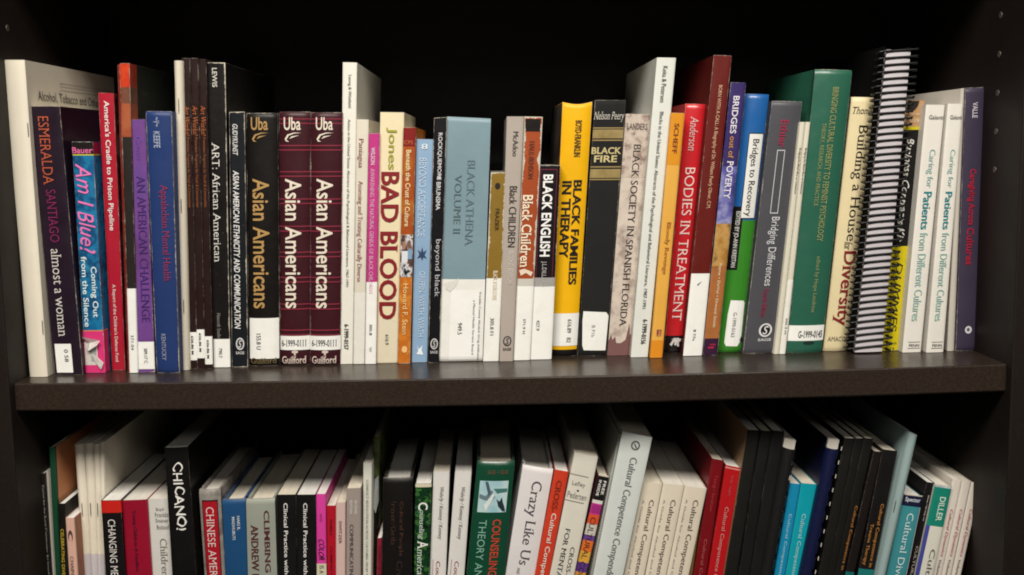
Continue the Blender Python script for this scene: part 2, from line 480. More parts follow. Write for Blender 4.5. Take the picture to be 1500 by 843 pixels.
def add_items(bk, items):
    last_label = None; k = 0
    for it in items:
        kind, name = it[0], it[1]; k += 1
        off = .00010+.00003*min(k, 14)
        def out(vs, fs, uv, mat, parent=None):
            me = mesh(name, vs, fs, uv)
            return link(name, me, mat, parent or bk.root)
        if kind in ('T', 'H', 'HD'):
            _, _, t, v0, v1, q0, q1, c, st = it
            if kind == 'HD': q0, q1 = 1+q0/bk.W, 1+q1/bk.W
            pv, fs = text_flat(t, st); off = .00062+.00002*(k % 5)
            if kind == 'T': vs = [bk.P(q0+y*(q1-q0), v0+x*(v1-v0), off) for x, y in pv]
            else: vs = [bk.P(q0+x*(q1-q0), v1+y*(v0-v1), off) for x, y in pv]
            p = last_label if name == 'call_number' and last_label else None
            out(vs, fs, None, ink_mat(c), p)
        elif kind in ('P', 'PN', 'PD', 'PDM', 'PDL'):
            _, _, v0, v1, q0, q1, c = it
            if kind in ('PD', 'PDM'): q0, q1 = 1+q0/bk.W, 1+q1/bk.W
            if kind == 'PDL': q0, q1 = -q1/bk.W, -q0/bk.W
            v1 = min(v1, .9995)
            vs, fs, uv = bk.grid(q0, q1, v0, v1, off)
            islab = name in ('call_number_label', 'clear_tape', 'barcode_sticker', 'barcode')
            o = out(vs, fs, uv, paper_mat(c) if islab else cover_mat(c, bk.W, bk.H, bk.wear, bk.gloss, bk.cloth))
            if name == 'call_number_label': last_label = o
        elif kind == 'O':
            _, _, v0, v1, q0, q1, c = it; n = 22
            vs = [bk.P((q0+q1)/2, (v0+v1)/2, off)]+[bk.P((q0+q1)/2+(q1-q0)/2*math.cos(2*math.pi*i/n), (v0+v1)/2+(v1-v0)/2*math.sin(2*math.pi*i/n), off) for i in range(n)]
            out(vs, [(0, 1+i, 1+(i+1) % n) for i in range(n)], None, ink_mat(c))
        elif kind == 'G':
            _, _, pts, c = it
            bm = bmesh.new(); f = bm.faces.new([bm.verts.new((q, v, 0)) for q, v in pts])
            f.normal_update()
            bmesh.ops.triangulate(bm, faces=[f], ngon_method='EAR_CLIP')
            for kk in (.2, .4, .6, .8): bmesh.ops.bisect_plane(bm, geom=bm.verts[:]+bm.edges[:]+bm.faces[:], plane_co=(kk, 0, 0), plane_no=(1, 0, 0))
            bm.verts.index_update()
            vs = [bk.P(v.co.x, v.co.y, off+.0002) for v in bm.verts]; fs = [tuple(v.index for v in f.verts) for f in bm.faces]; bm.free()
            o = out(vs, fs, None, paper_mat(c) if 'label' in name else ink_mat(c))
            if name == 'call_number_label': last_label = o
        elif kind == 'F':
            _, _, pts, c = it; n = len(pts)
            vs = [bk.P(q, v, o_/1000+.0002) for q, v, o_ in pts]; cen = sum(vs, Vector())/n; vs.append(cen)
            bm = bmesh.new(); vv = [bm.verts.new(p) for p in vs]
            for i in range(n): bm.faces.new((vv[i], vv[(i+1) % n], vv[n]))
            bmesh.ops.solidify(bm, geom=bm.faces[:], thickness=.00015)
            me = bpy.data.meshes.new(name); bm.to_mesh(me); bm.free(); link(name, me, paper_mat(c), bk.root)
        elif kind == 'S':
            _, _, v0, v1, q = it; u, w, nn = bk.prof(q)
            p0, p1 = bk.P(q, v0, .0003), bk.P(q, v1, .0003); inn = Vector((-nn[0], -nn[1], 0))*.0012
            vs, fs = bk.tube([p0+inn, p0, p0*.9+p1*.1, p0*.1+p1*.9, p1, p1+inn], .0004, 6)
            link('staple', mesh('staple', vs, fs, smooth=True), plain('staple_steel', (150, 142, 132), .35, .8), bk.root)

BOOKS = [
('booklet', 'thick off-white stapled report at the far left end of the upper shelf', 'booklet', 'books standing on the upper shelf',
 ('upper', 'booklet', 0.0348, (-0.41123, 0.26237), (-0.39423, 0.26214), (-0.40805, 0.00027), (-0.39326, 6e-05), 0.213, 0.0015, 4, 0.5, 0, 0, 0, (212, 205, 188), None),
 [('S', 'staple', 0.1924, 0.2346, 0.93), ('S', 'staple', 0.8171, 0.8612, 0.93), ('HD', 'cover_title', 'Alcohol, Tobacco and Other Drugs', 0.0896, 0.1294, 0.02, 0.2, (80, 76, 70), ''), ('PD', 'cover_stripe', 0.0541, 0.0562, 0.07, 0.2, (168, 161, 148)), ('PD', 'cover_stripe', 0.0645, 0.0666, 0.07, 0.2, (180, 173, 160)), ('PD', 'cover_stripe', 0.0771, 0.0791, 0.07, 0.2, (172, 165, 152))]),
('paperback_book', 'dark purple paperback with orange to magenta capitals down its spine', 'book', 'books standing on the upper shelf',
 ('upper', 'pb', 0.0426, (-0.39562, 0.22527), (-0.37112, 0.22492), (-0.39003, 1e-05), (-0.36649, -0.0003), 0.14, 0.0008, 7, 0.5, 0, 0, 0, ('ramp', 30, ((36, 20, 36), (42, 24, 44)), {}), None),
 [('T', 'author_name', 'ESMERALDA', 0.037, 0.2859, 0.25, 0.6, (166, 78, 50), 's'), ('T', 'author_name', 'SANTIAGO', 0.3035, 0.498, 0.3, 0.62, (118, 30, 80), 's'), ('T', 'title', 'almost a woman', 0.5235, 0.8526, 0.28, 0.62, (200, 196, 190), 's'), ('P', 'call_number_label', 0.8812, 0.9909, 0.1, 0.68, (228, 228, 224)), ('T', 'call_number', '0 58', 0.902, 0.949, 0.42, 0.56, (50, 50, 50), '')]),
('paperback_book', 'bright blue paperback with pink foot and a torn curling sticker', 'book', 'books standing on the upper shelf',
 ('upper', 'pb', 0.0506, (-0.36595, 0.19593), (-0.34873, 0.19567), (-0.36707, -0.0003), (-0.35026, -0.00051), 0.135, 0.0008, 7, 0.5, 0, 0, 0, ('ramp', 38, ((14, 84, 130), (26, 112, 156), (14, 62, 104), (40, 124, 164)), {}), None),
 [('P', 'head_band', 0.0012, 0.0548, -0.15, 1, (34, 28, 28)), ('P', 'head_band', 0.0012, 0.0519, 1, 1.9, (138, 26, 62)), ('P', 'rule_line', 0.053, 0.0576, -0.1, 1.9, (190, 190, 60)), ('H', 'author_name', 'Bauer', 0.023, 0.049, 0.02, 0.98, (210, 100, 150), 'b'), ('T', 'title', 'Am I Blue?', 0.0923, 0.4779, 0.1, 0.92, (218, 110, 172), 'k'), ('T', 'subtitle', 'Coming Out', 0.5341, 0.7544, 0.5, 0.86, (206, 222, 226), 'b'), ('T', 'subtitle', 'from the Silence', 0.4897, 0.7964, 0.13, 0.4, (206, 222, 226), 'b'), ('P', 'foot_band', 0.8144, 1.0015, -0.1, 1.6, (200, 52, 112)), ('P', 'rule_line', 0.8114, 0.8156, -0.1, 1.6, (206, 130, 60)), ('P', 'barcode_sticker', 0.8595, 0.9652, 0.05, 0.68, (196, 190, 186)), ('P', 'barcode', 0.8685, 0.95, 0.35, 0.62, ('ramp', 900, ((60, 60, 60), (190, 190, 190)), {'xonly': 1})), ('F', 'torn_sticker', [(-0.48, 0.8655, 5), (0.1, 0.8369, 4.6), (0.88, 0.8535, 3.8), (0.75, 0.8745, 3.8), (0.3, 0.8987, 4.4)], (244, 242, 238)), ('F', 'torn_sticker', [(0.35, 0.9138, 1.2), (0.55, 0.9168, 1.4), (0.95, 0.9531, 2), (0.84, 0.9833, 2.4), (0.6, 0.9531, 1.6)], (236, 234, 228))]),
('paperback_book', 'thin red report with white capitals and a grey photo on its cover', 'book', 'books standing on the upper shelf',
 ('upper', 'pb', 0.0618, (-0.3456, 0.23665), (-0.33283, 0.2359), (-0.34823, -0.00054), (-0.33708, -0.00067), 0.2, 0.0008, 7, 0.5, 0, 0, 0, (158, 24, 44), None),
 [('T', 'title', "America's Cradle to Prison Pipeline", 0.0275, 0.4884, 0.26, 0.72, (222, 212, 208), 'b'), ('T', 'author_name', "A Report of the Children's Defense Fund", 0.6841, 0.9683, 0.28, 0.6, (216, 190, 186), 'b'), ('PDM', 'cover_photo', 0.0012, 0.9987, 0.002, 0.12, ('ramp', 45, ((96, 88, 84), (60, 52, 50), (30, 26, 26), (110, 92, 86)), {}))]),
('booklet', 'sliver of a dark red booklet leaning behind the rust topped one', 'booklet', 'books standing on the upper shelf',
 ('upper', 'booklet', 0.0495, (-0.32429, 0.25797), (-0.3223, 0.2585), (-0.33076, -0.00075), (-0.32902, -0.00077), 0.2, 0.0007, 2.4, 0.5, 0, 0, 0, (110, 30, 22), None),
 []),
('paperback_book', 'tall thin book with rust red top and charcoal lower spine', 'book', 'books standing on the upper shelf',
 ('upper', 'pb', 0.0494, (-0.32218, 0.25959), (-0.31434, 0.25948), (-0.32896, -0.00077), (-0.32229, -0.00085), 0.213, 0.0008, 7, 0.5, 0, 0, 0, (46, 40, 38), None),
 [('P', 'head_band', 0.0009, 0.0747, -0.3, 1, ('ramp', 60, ((176, 44, 20), (200, 70, 30)), {})), ('P', 'head_band', 0.0747, 0.1262, -0.3, 1, ('ramp', 60, ((96, 60, 46), (120, 76, 56)), {})), ('P', 'head_band', 0.1262, 0.2319, -0.3, 1, ('ramp', 40, ((138, 66, 40), (156, 84, 54)), {})), ('PDM', 'cover_print', 0.0009, 0.0747, 0.001, 0.018, ('ramp', 50, ((176, 44, 20), (110, 40, 24)), {})), ('PDM', 'cover_print', 0.0747, 0.1262, 0.001, 0.018, ('ramp', 50, ((84, 54, 42), (110, 66, 48)), {})), ('PDM', 'cover_print', 0.1262, 0.8942, 0.001, 0.018, ('ramp', 40, ((126, 58, 36), (140, 70, 44)), {})), ('PDM', 'cover_print', 0.0009, 0.8942, 0.018, 0.2, (16, 24, 18)), ('HD', 'cover_title', 'de', 0.0747, 0.0961, 0.03, 0.045, (40, 60, 40), 'i'), ('P', 'call_number_label', 0.7207, 1.0012, -0.25, 1.25, (228, 228, 224)), ('T', 'call_number', '371.04', 0.8738, 0.9237, 0.3, 0.65, (50, 50, 50), '')]),
('paperback_book', 'faded violet paperback between a charcoal spine and a blue one', 'book', 'books standing on the upper shelf',
 ('upper', 'pb', 0.0519, (-0.31841, 0.21329), (-0.30452, 0.21365), (-0.32279, -0.00084), (-0.30853, -0.001), 0.15, 0.0008, 7, 0.5, 0, 0, 0, ('ramp', 14, ((92, 54, 112), (104, 64, 130), (82, 64, 128)), {}), None),
 [('T', 'author_name', 'Couto', 0.0645, 0.1543, 0.4, 0.72, (98, 72, 150), 'i'), ('T', 'title', 'AN AMERICAN CHALLENGE', 0.2154, 0.7967, 0.36, 0.86, (66, 38, 110), 's'), ('P', 'call_number_label', 0.8767, 0.9875, -0.1, 1.02, (228, 228, 224)), ('T', 'call_number', '309.17 C', 0.9015, 0.9625, 0.42, 0.62, (50, 50, 50), '')]),
('hardback_book', 'blue hardback with worn silver and red lettering', 'book', 'books standing on the upper shelf',
 ('upper', 'hc', 0.0452, (-0.3021, 0.22013), (-0.28107, 0.21955), (-0.30508, -0.00104), (-0.286, -0.00124), 0.155, 0.002, 2.6, 0.8, 0, 0, 0, (32, 52, 100), None),
 [('T', 'author_name', 'KEEFE', 0.0753, 0.1363, 0.3, 0.55, (150, 160, 184), 'b'), ('T', 'emblem', '~v~', 0.0221, 0.0576, 0.3, 0.55, (140, 150, 176), ''), ('T', 'title', 'Appalachian Mental Health', 0.2744, 0.6405, 0.42, 0.78, (140, 44, 78), 's'), ('T', 'publisher_name', 'KENTUCKY', 0.8439, 0.9478, 0.3, 0.48, (156, 160, 180), 's')]),
('booklet', 'white stapled booklet with three staples left of the dark brown booklets', 'booklet', 'books standing on the upper shelf',
 ('upper', 'booklet', 0.059, (-0.28046, 0.26203), (-0.27338, 0.26193), (-0.28728, -0.00123), (-0.28112, -0.00129), 0.21, 0.00248, 2.4, 0.5, 0, 0, 0, (204, 196, 180), None),
 [('S', 'staple', 0.1197, 0.1649, 0.5), ('S', 'staple', 0.4389, 0.4829, 0.5), ('S', 'staple', 0.7654, 0.8104, 0.5)]),
('paperback_book', 'thin dark brown booklet with orange script, leftmost of the three', 'book', 'books standing on the upper shelf',
 ('upper', 'pb', 0.065, (-0.2749, 0.26441), (-0.26863, 0.26433), (-0.28202, -0.00128), (-0.27564, -0.00134), 0.215, 0.0008, 7, 0.4, 0, 0, 0, (44, 24, 22), None),
 [('T', 'title', 'Art Works!', 0.1483, 0.2429, 0.2, 0.82, (170, 92, 46), 'si'), ('T', 'subtitle', 'Prevention Programs for Youth & Communities', 0.2472, 0.4715, 0.3, 0.75, (140, 78, 42), 'i'), ('P', 'call_number_label', 0.8787, 0.9716, -0.05, 1.05, (228, 228, 224)), ('T', 'call_number', '626.86 M', 0.89, 0.9511, 0.3, 0.62, (30, 30, 30), 'b')]),
('paperback_book', 'thin dark brown booklet with orange script, middle of the three', 'book', 'books standing on the upper shelf',
 ('upper', 'pb', 0.065, (-0.26806, 0.26432), (-0.26178, 0.26424), (-0.27533, -0.00135), (-0.26894, -0.00141), 0.215, 0.0008, 7, 0.4, 0, 0, 0, (44, 24, 22), None),
 [('T', 'title', 'Art Works!', 0.1483, 0.243, 0.2, 0.82, (170, 92, 46), 'si'), ('T', 'subtitle', 'Prevention Programs for Youth & Communities', 0.2473, 0.4716, 0.3, 0.75, (140, 78, 42), 'i'), ('P', 'call_number_label', 0.8699, 0.965, -0.05, 1.05, (228, 228, 224)), ('T', 'call_number', '626.86 M', 0.8812, 0.9423, 0.3, 0.62, (30, 30, 30), 'b')]),
('paperback_book', 'thin dark brown booklet with orange script, rightmost of the three', 'book', 'books standing on the upper shelf',
 ('upper', 'pb', 0.065, (-0.26125, 0.26338), (-0.25497, 0.2633), (-0.26868, -0.00141), (-0.26229, -0.00147), 0.215, 0.0008, 7, 0.4, 0, 0, 0, (44, 24, 22), None),
 [('T', 'title', 'Art Works!', 0.1456, 0.2406, 0.2, 0.82, (170, 92, 46), 'si'), ('T', 'subtitle', 'Prevention Programs for Youth & Communities', 0.245, 0.47, 0.3, 0.75, (140, 78, 42), 'i'), ('P', 'call_number_label', 0.8924, 0.9856, -0.05, 1.05, (228, 228, 224)), ('T', 'call_number', '626.86 M', 0.9037, 0.9651, 0.3, 0.62, (30, 30, 30), 'b')]),
('paperback_book', 'tall black book with white worn corners and white serif title', 'book', 'books standing on the upper shelf',
 ('upper', 'pb', 0.0699, (-0.25633, 0.26088), (-0.24024, 0.26066), (-0.26285, -0.00147), (-0.24828, -0.0016), 0.213, 0.0008, 7, 1.4, 0, 0, 0, (24, 21, 21), None),
 [('T', 'author_name', 'LEWIS', 0.0173, 0.0781, 0.32, 0.58, (196, 192, 186), 'b'), ('T', 'title', 'ART: African American', 0.2554, 0.6461, 0.22, 0.62, (206, 202, 196), 's'), ('T', 'publisher_name', 'Hancraft Studio', 0.8168, 0.9018, 0.3, 0.5, (140, 136, 130), 's'), ('P', 'call_number_label', 0.9041, 1.0, -0.02, 1.02, (228, 228, 224)), ('T', 'call_number', '790.7', 0.9341, 0.9664, 0.35, 0.55, (50, 50, 50), '')]),
('paperback_book', 'blue-black book with white slanted capitals and round logo at foot', 'book', 'books standing on the upper shelf',
 ('upper', 'pb', 0.0705, (-0.2389, 0.21927), (-0.22587, 0.21937), (-0.24695, -0.00161), (-0.23295, -0.00173), 0.15, 0.0008, 7, 1, 0, 0, 0, (26, 30, 36), None),
 [('T', 'author_name', 'GUDYKUNST', 0.0462, 0.1665, 0.22, 0.55, (206, 206, 204), 'bi'), ('T', 'title', 'ASIAN AMERICAN ETHNICITY AND COMMUNICATION', 0.2244, 0.8464, 0.22, 0.6, (216, 216, 214), 'bi'), ('O', 'publisher_logo', 0.882, 0.9313, 0.28, 0.8, (200, 200, 200)), ('O', 'publisher_logo', 0.8874, 0.9258, 0.3528, 0.7272000000000001, (22, 20, 20)), ('H', 'publisher_logo', 'S', 0.8913, 0.9219, 0.43600000000000005, 0.644, (200, 200, 200), 'bi'), ('H', 'publisher_name', 'SAGE', 0.9368, 0.9477, 0.28, 0.8, (200, 200, 200), 'b')]),
('hardback_book', 'black hardback with gold lettering and square white label at its foot', 'book', 'books standing on the upper shelf',
 ('upper', 'hc', 0.0724, (-0.22546, 0.21828), (-0.19848, 0.21789), (-0.23305, -0.00173), (-0.20588, -0.00194), 0.16, 0.0035, 2.6, 0.5, 0, 0, 0, (25, 21, 19), None),
 [('H', 'author_name', 'Uba', 0.0157, 0.0656, 0.17, 0.7, (166, 132, 80), 'b'), ('G', 'flourish', [(0.2, 0.0998), (0.28, 0.0827), (0.5, 0.0748), (0.72, 0.0761), (0.5, 0.0788), (0.33, 0.0866), (0.25, 0.1025), (0.34, 0.1104), (0.24, 0.109)], (166, 132, 80)), ('G', 'flourish', [(0.34, 0.0998), (0.42, 0.0893), (0.66, 0.0853), (0.47, 0.0932)], (166, 132, 80)), ('T', 'title', 'Asian Americans', 0.2533, 0.7658, 0.2, 0.72, (166, 132, 80), 'b'), ('P', 'call_number_label', 0.8055, 0.9695, 0.05, 0.98, (228, 228, 224)), ('T', 'call_number', '155.8 U', 0.8673, 0.9308, 0.28, 0.42, (50, 50, 50), ''), ('H', 'publisher_name', 'Guilford', 0.9653, 0.9889, 0.1, 0.9, (120, 104, 70), 's')]),
('hardback_book', 'maroon striped hardback with pink line pairs, left of the matching two', 'book', 'books standing on the upper shelf',
 ('upper', 'hc', 0.0754, (-0.19782, 0.21913), (-0.17101, 0.21875), (-0.20582, -0.00194), (-0.17986, -0.00212), 0.16, 0.0035, 2.6, 0.5, 0, 0, 0, (62, 22, 30), None),
 [('P', 'stripe', 0.0251, 0.0298, -0.5, 1.5, (122, 42, 58)), ('P', 'stripe', 0.0422, 0.0469, -0.5, 1.5, (122, 42, 58)), ('P', 'stripe', 0.1276, 0.1323, -0.5, 1.5, (122, 42, 58)), ('P', 'stripe', 0.1447, 0.1495, -0.5, 1.5, (122, 42, 58)), ('P', 'stripe', 0.2293, 0.2341, -0.5, 1.5, (122, 42, 58)), ('P', 'stripe', 0.2466, 0.2514, -0.5, 1.5, (122, 42, 58)), ('P', 'stripe', 0.3357, 0.3405, -0.5, 1.5, (122, 42, 58)), ('P', 'stripe', 0.353, 0.3578, -0.5, 1.5, (122, 42, 58)), ('P', 'stripe', 0.4427, 0.4475, -0.5, 1.5, (122, 42, 58)), ('P', 'stripe', 0.4615, 0.4663, -0.5, 1.5, (122, 42, 58)), ('P', 'stripe', 0.545, 0.5498, -0.5, 1.5, (122, 42, 58)), ('P', 'stripe', 0.5625, 0.5674, -0.5, 1.5, (122, 42, 58)), ('P', 'stripe', 0.6451, 0.65, -0.5, 1.5, (122, 42, 58)), ('P', 'stripe', 0.6628, 0.6677, -0.5, 1.5, (122, 42, 58)), ('P', 'stripe', 0.7513, 0.7562, -0.5, 1.5, (122, 42, 58)), ('P', 'stripe', 0.7704, 0.7754, -0.5, 1.5, (122, 42, 58)), ('P', 'stripe', 0.8554, 0.8604, -0.5, 1.5, (122, 42, 58)), ('P', 'stripe', 0.8747, 0.8796, -0.5, 1.5, (122, 42, 58)), ('H', 'author_name', 'Uba', 0.0209, 0.0708, 0.17, 0.7, (216, 206, 190), 'b'), ('G', 'flourish', [(0.2, 0.1049), (0.28, 0.0878), (0.5, 0.08), (0.72, 0.0813), (0.5, 0.0839), (0.33, 0.0918), (0.25, 0.1076), (0.34, 0.1155), (0.24, 0.1142)], (216, 206, 190)), ('G', 'flourish', [(0.34, 0.1049), (0.42, 0.0944), (0.66, 0.0905), (0.47, 0.0984)], (216, 206, 190)), ('T', 'title', 'Asian Americans', 0.2583, 0.7702, 0.2, 0.72, (216, 206, 190), 'b'), ('P', 'call_number_label', 0.8813, 0.9378, -0.02, 1.02, (228, 228, 224)), ('H', 'call_number', '6-1999-0111', 0.8964, 0.924, 0.07, 0.88, (30, 28, 30), 'sb'), ('O', 'publisher_logo', 0.9391, 0.9516, 0.4, 0.62, (196, 180, 170)), ('P', 'publisher_logo', 0.946, 0.9599, 0.48, 0.54, (196, 180, 170)), ('H', 'publisher_name', 'Guilford', 0.9626, 0.993, 0.08, 0.88, (206, 190, 180), 'sb')]),
('hardback_book', 'maroon striped hardback with pink line pairs, right of the matching two', 'book', 'books standing on the upper shelf',
 ('upper', 'hc', 0.0736, (-0.17017, 0.21809), (-0.14308, 0.2177), (-0.17932, -0.00213), (-0.15307, -0.00228), 0.16, 0.0035, 2.6, 0.5, 0, 0, 0, (62, 22, 30), None),
 [('P', 'stripe', 0.0226, 0.0273, -0.5, 1.5, (122, 42, 58)), ('P', 'stripe', 0.0397, 0.0444, -0.5, 1.5, (122, 42, 58)), ('P', 'stripe', 0.1253, 0.1301, -0.5, 1.5, (122, 42, 58)), ('P', 'stripe', 0.1425, 0.1472, -0.5, 1.5, (122, 42, 58)), ('P', 'stripe', 0.2273, 0.2321, -0.5, 1.5, (122, 42, 58)), ('P', 'stripe', 0.2446, 0.2494, -0.5, 1.5, (122, 42, 58)), ('P', 'stripe', 0.334, 0.3388, -0.5, 1.5, (122, 42, 58)), ('P', 'stripe', 0.3513, 0.3562, -0.5, 1.5, (122, 42, 58)), ('P', 'stripe', 0.4412, 0.4461, -0.5, 1.5, (122, 42, 58)), ('P', 'stripe', 0.4601, 0.4649, -0.5, 1.5, (122, 42, 58)), ('P', 'stripe', 0.5438, 0.5487, -0.5, 1.5, (122, 42, 58)), ('P', 'stripe', 0.5614, 0.5663, -0.5, 1.5, (122, 42, 58)), ('P', 'stripe', 0.6442, 0.6491, -0.5, 1.5, (122, 42, 58)), ('P', 'stripe', 0.6619, 0.6668, -0.5, 1.5, (122, 42, 58)), ('P', 'stripe', 0.7507, 0.7556, -0.5, 1.5, (122, 42, 58)), ('P', 'stripe', 0.7699, 0.7748, -0.5, 1.5, (122, 42, 58)), ('P', 'stripe', 0.855, 0.86, -0.5, 1.5, (122, 42, 58)), ('P', 'stripe', 0.8743, 0.8793, -0.5, 1.5, (122, 42, 58)), ('H', 'author_name', 'Uba', 0.0184, 0.0683, 0.17, 0.7, (216, 206, 190), 'b'), ('G', 'flourish', [(0.2, 0.1026), (0.28, 0.0855), (0.5, 0.0775), (0.72, 0.0789), (0.5, 0.0815), (0.33, 0.0894), (0.25, 0.1052), (0.34, 0.1132), (0.24, 0.1118)], (216, 206, 190)), ('G', 'flourish', [(0.34, 0.1026), (0.42, 0.092), (0.66, 0.0881), (0.47, 0.096)], (216, 206, 190)), ('T', 'title', 'Asian Americans', 0.2563, 0.7696, 0.2, 0.72, (216, 206, 190), 'b'), ('P', 'call_number_label', 0.881, 0.9376, -0.02, 1.02, (228, 228, 224)), ('H', 'call_number', '6-1999-0111', 0.8961, 0.9238, 0.07, 0.88, (30, 28, 30), 'sb'), ('O', 'publisher_logo', 0.939, 0.9514, 0.4, 0.62, (196, 180, 170)), ('P', 'publisher_logo', 0.9459, 0.9597, 0.48, 0.54, (196, 180, 170)), ('H', 'publisher_name', 'Guilford', 0.9625, 0.993, 0.08, 0.88, (206, 190, 180), 'sb')]),
('paperback_book', 'tall thin white book in the left half with small black type', 'book', 'books standing on the upper shelf',
 ('upper', 'pb', 0.0785, (-0.14197, 0.26031), (-0.12974, 0.25986), (-0.15342, -0.00228), (-0.14226, -0.00234), 0.213, 0.0008, 7, 0.5, 0, 0, 0, (216, 214, 204), None),
 [('T', 'author_name', 'Leong & Whitfield', 0.04, 0.1457, 0.36, 0.64, (60, 60, 58), ''), ('T', 'title', 'Asians in the United States: Abstracts of the Psychological & Behavioral Literature, 1967-1991', 0.1833, 0.7365, 0.34, 0.6, (70, 70, 66), ''), ('T', 'call_number_label', '6-1999-0157', 0.8636, 0.9497, 0.3, 0.66, (36, 36, 36), 'sb')]),
('paperback_book', 'thin white book with maroon serif lettering beside the magenta one', 'book', 'books standing on the upper shelf',
 ('upper', 'pb', 0.0777, (-0.1318, 0.21187), (-0.12126, 0.21143), (-0.14155, -0.00234), (-0.13191, -0.00239), 0.16, 0.0008, 7, 0.5, 0, 0, 0, (204, 198, 184), None),
 [('T', 'author_name', 'Paniagua', 0.0755, 0.1931, 0.12, 0.62, (126, 40, 54), 's'), ('T', 'title', 'Assessing and Treating Culturally Diverse', 0.2454, 0.6574, 0.12, 0.62, (132, 44, 58), 's'), ('P', 'call_number_label', 0.7025, 1.0003, -0.2, 1.02, (214, 212, 204))]),
('paperback_book', 'magenta thin paperback with white lower label', 'book', 'books standing on the upper shelf',
 ('upper', 'pb', 0.0769, (-0.12155, 0.19948), (-0.11214, 0.19963), (-0.13104, -0.00239), (-0.12158, -0.00244), 0.14, 0.0008, 7, 0.5, 0, 0, 0, (176, 54, 122), None),
 [('T', 'author_name', 'WILSON', 0.0585, 0.1339, 0.25, 0.62, (222, 196, 210), 'bs'), ('T', 'title', 'AWAKENING THE NATURAL GENIUS OF BLACK CHILDREN', 0.1484, 0.688, 0.25, 0.6, (220, 180, 202), 's'), ('P', 'call_number_label', 0.6387, 1.0003, -0.05, 1.02, (228, 228, 224)), ('T', 'call_number', '305.8', 0.823, 0.8712, 0.35, 0.6, (50, 50, 50), ''), ('T', 'call_number', 'W', 0.9226, 0.9469, 0.35, 0.6, (140, 140, 140), 's')]),
('paperback_book', 'cream paperback with large dark red capitals and olive name', 'book', 'books standing on the upper shelf',
 ('upper', 'pb', 0.0805, (-0.11136, 0.21778), (-0.09078, 0.21719), (-0.12133, -0.00244), (-0.10287, -0.00251), 0.15, 0.0008, 7, 0.5, 0, 0, 0, (216, 204, 170), None),
 [('T', 'author_name', 'Jones', 0.059, 0.2244, 0.27, 0.72, (146, 144, 40), 'b'), ('T', 'title', 'BAD BLOOD', 0.2325, 0.8216, 0.08, 0.88, (124, 20, 30), 'sbb'), ('P', 'call_number_label', 0.8233, 0.9972, -0.05, 1.02, (208, 200, 176)), ('T', 'call_number', '616.9', 0.8827, 0.9245, 0.4, 0.56, (50, 50, 50), '')]),
('paperback_book', 'thin orange and rust paperback with small group photo on spine', 'book', 'books standing on the upper shelf',
 ('upper', 'pb', 0.0768, (-0.09144, 0.20427), (-0.08086, 0.20412), (-0.10226, -0.00251), (-0.0914, -0.00255), 0.15, 0.0008, 7, 0.5, 0, 0, 0, ('ramp', 60, ((196, 118, 36), (176, 96, 28), (206, 136, 50)), {}), None),
 [('P', 'head_band', 0.0011, 0.079, -0.4, 1.02, (120, 26, 24)), ('H', 'publisher_logo', 'CPS', 0.0536, 0.0705, 0.1, 0.8, (176, 90, 50), 'b'), ('P', 'middle_band', 0.079, 0.4445, -0.4, 1.02, ('ramp', 25, ((168, 86, 34), (150, 68, 28), (172, 110, 30)), {})), ('T', 'title', 'Beneath the Crust of Culture', 0.0932, 0.4128, 0.28, 0.68, (226, 206, 160), 'b'), ('P', 'spine_photo', 0.4474, 0.6271, 0, 0.98, ('ramp', 90, ((20, 18, 18), (210, 210, 214), (90, 60, 48), (60, 60, 70)), {})), ('O', 'spine_photo', 0.4763, 0.511, 0.1, 0.45, (150, 110, 90)), ('O', 'spine_photo', 0.4705, 0.5052, 0.55, 0.85, (110, 80, 66)), ('P', 'spine_photo', 0.5168, 0.5631, 0.12, 0.6, (206, 210, 214)), ('P', 'spine_photo', 0.511, 0.5515, 0.6, 0.95, (120, 150, 180)), ('T', 'author_name', 'Howard F. Stein', 0.6562, 0.8733, 0.3, 0.72, (232, 200, 140), ''), ('O', 'publisher_logo', 0.9235, 0.9531, 0.3, 0.75, (222, 180, 120))]),
('paperback_book', 'pale blue paperback with leaf emblem and faint white capitals', 'book', 'books standing on the upper shelf',
 ('upper', 'pb', 0.0813, (-0.08082, 0.19425), (-0.06605, 0.19373), (-0.0902, -0.00255), (-0.07656, -0.0026), 0.15, 0.0008, 7, 0.5, 0, 0, 0, ('ramp', 16, ((126, 156, 186), (138, 166, 194)), {}), None),
 [('H', 'emblem', '8', 0.0202, 0.0441, 0.3, 0.68, (206, 216, 226), 'b'), ('T', 'title', 'BEYOND ACCEPTANCE', 0.083, 0.4307, 0.22, 0.62, (188, 206, 226), 's'), ('G', 'leaf_emblem', [(0.5, 0.4765), (0.58, 0.5009), (0.78, 0.4887), (0.66, 0.5132), (0.8, 0.5285), (0.58, 0.5224), (0.52, 0.5377), (0.42, 0.5224), (0.2, 0.5285), (0.34, 0.5101), (0.22, 0.4887), (0.42, 0.5009)], (40, 60, 92)), ('T', 'author_name', 'GRIFFIN, WIRTH, WIRTH', 0.5868, 0.8842, 0.32, 0.72, (190, 208, 226), 's'), ('G', 'publisher_logo', [(0.3, 0.9216), (0.45, 0.9404), (0.7, 0.9216), (0.62, 0.9435), (0.75, 0.9655), (0.3, 0.9623), (0.42, 0.9467)], (222, 228, 232))]),
('paperback_book', 'thin black paperback with pale techno lettering beside the wide grey-blue one', 'book', 'books standing on the upper shelf',
 ('upper', 'pb', 0.0786, (-0.06489, 0.21209), (-0.05398, 0.21251), (-0.0755, -0.0026), (-0.06582, -0.00262), 0.15, 0.0008, 7, 0.8, 0, 0, 0, (22, 22, 26), None),
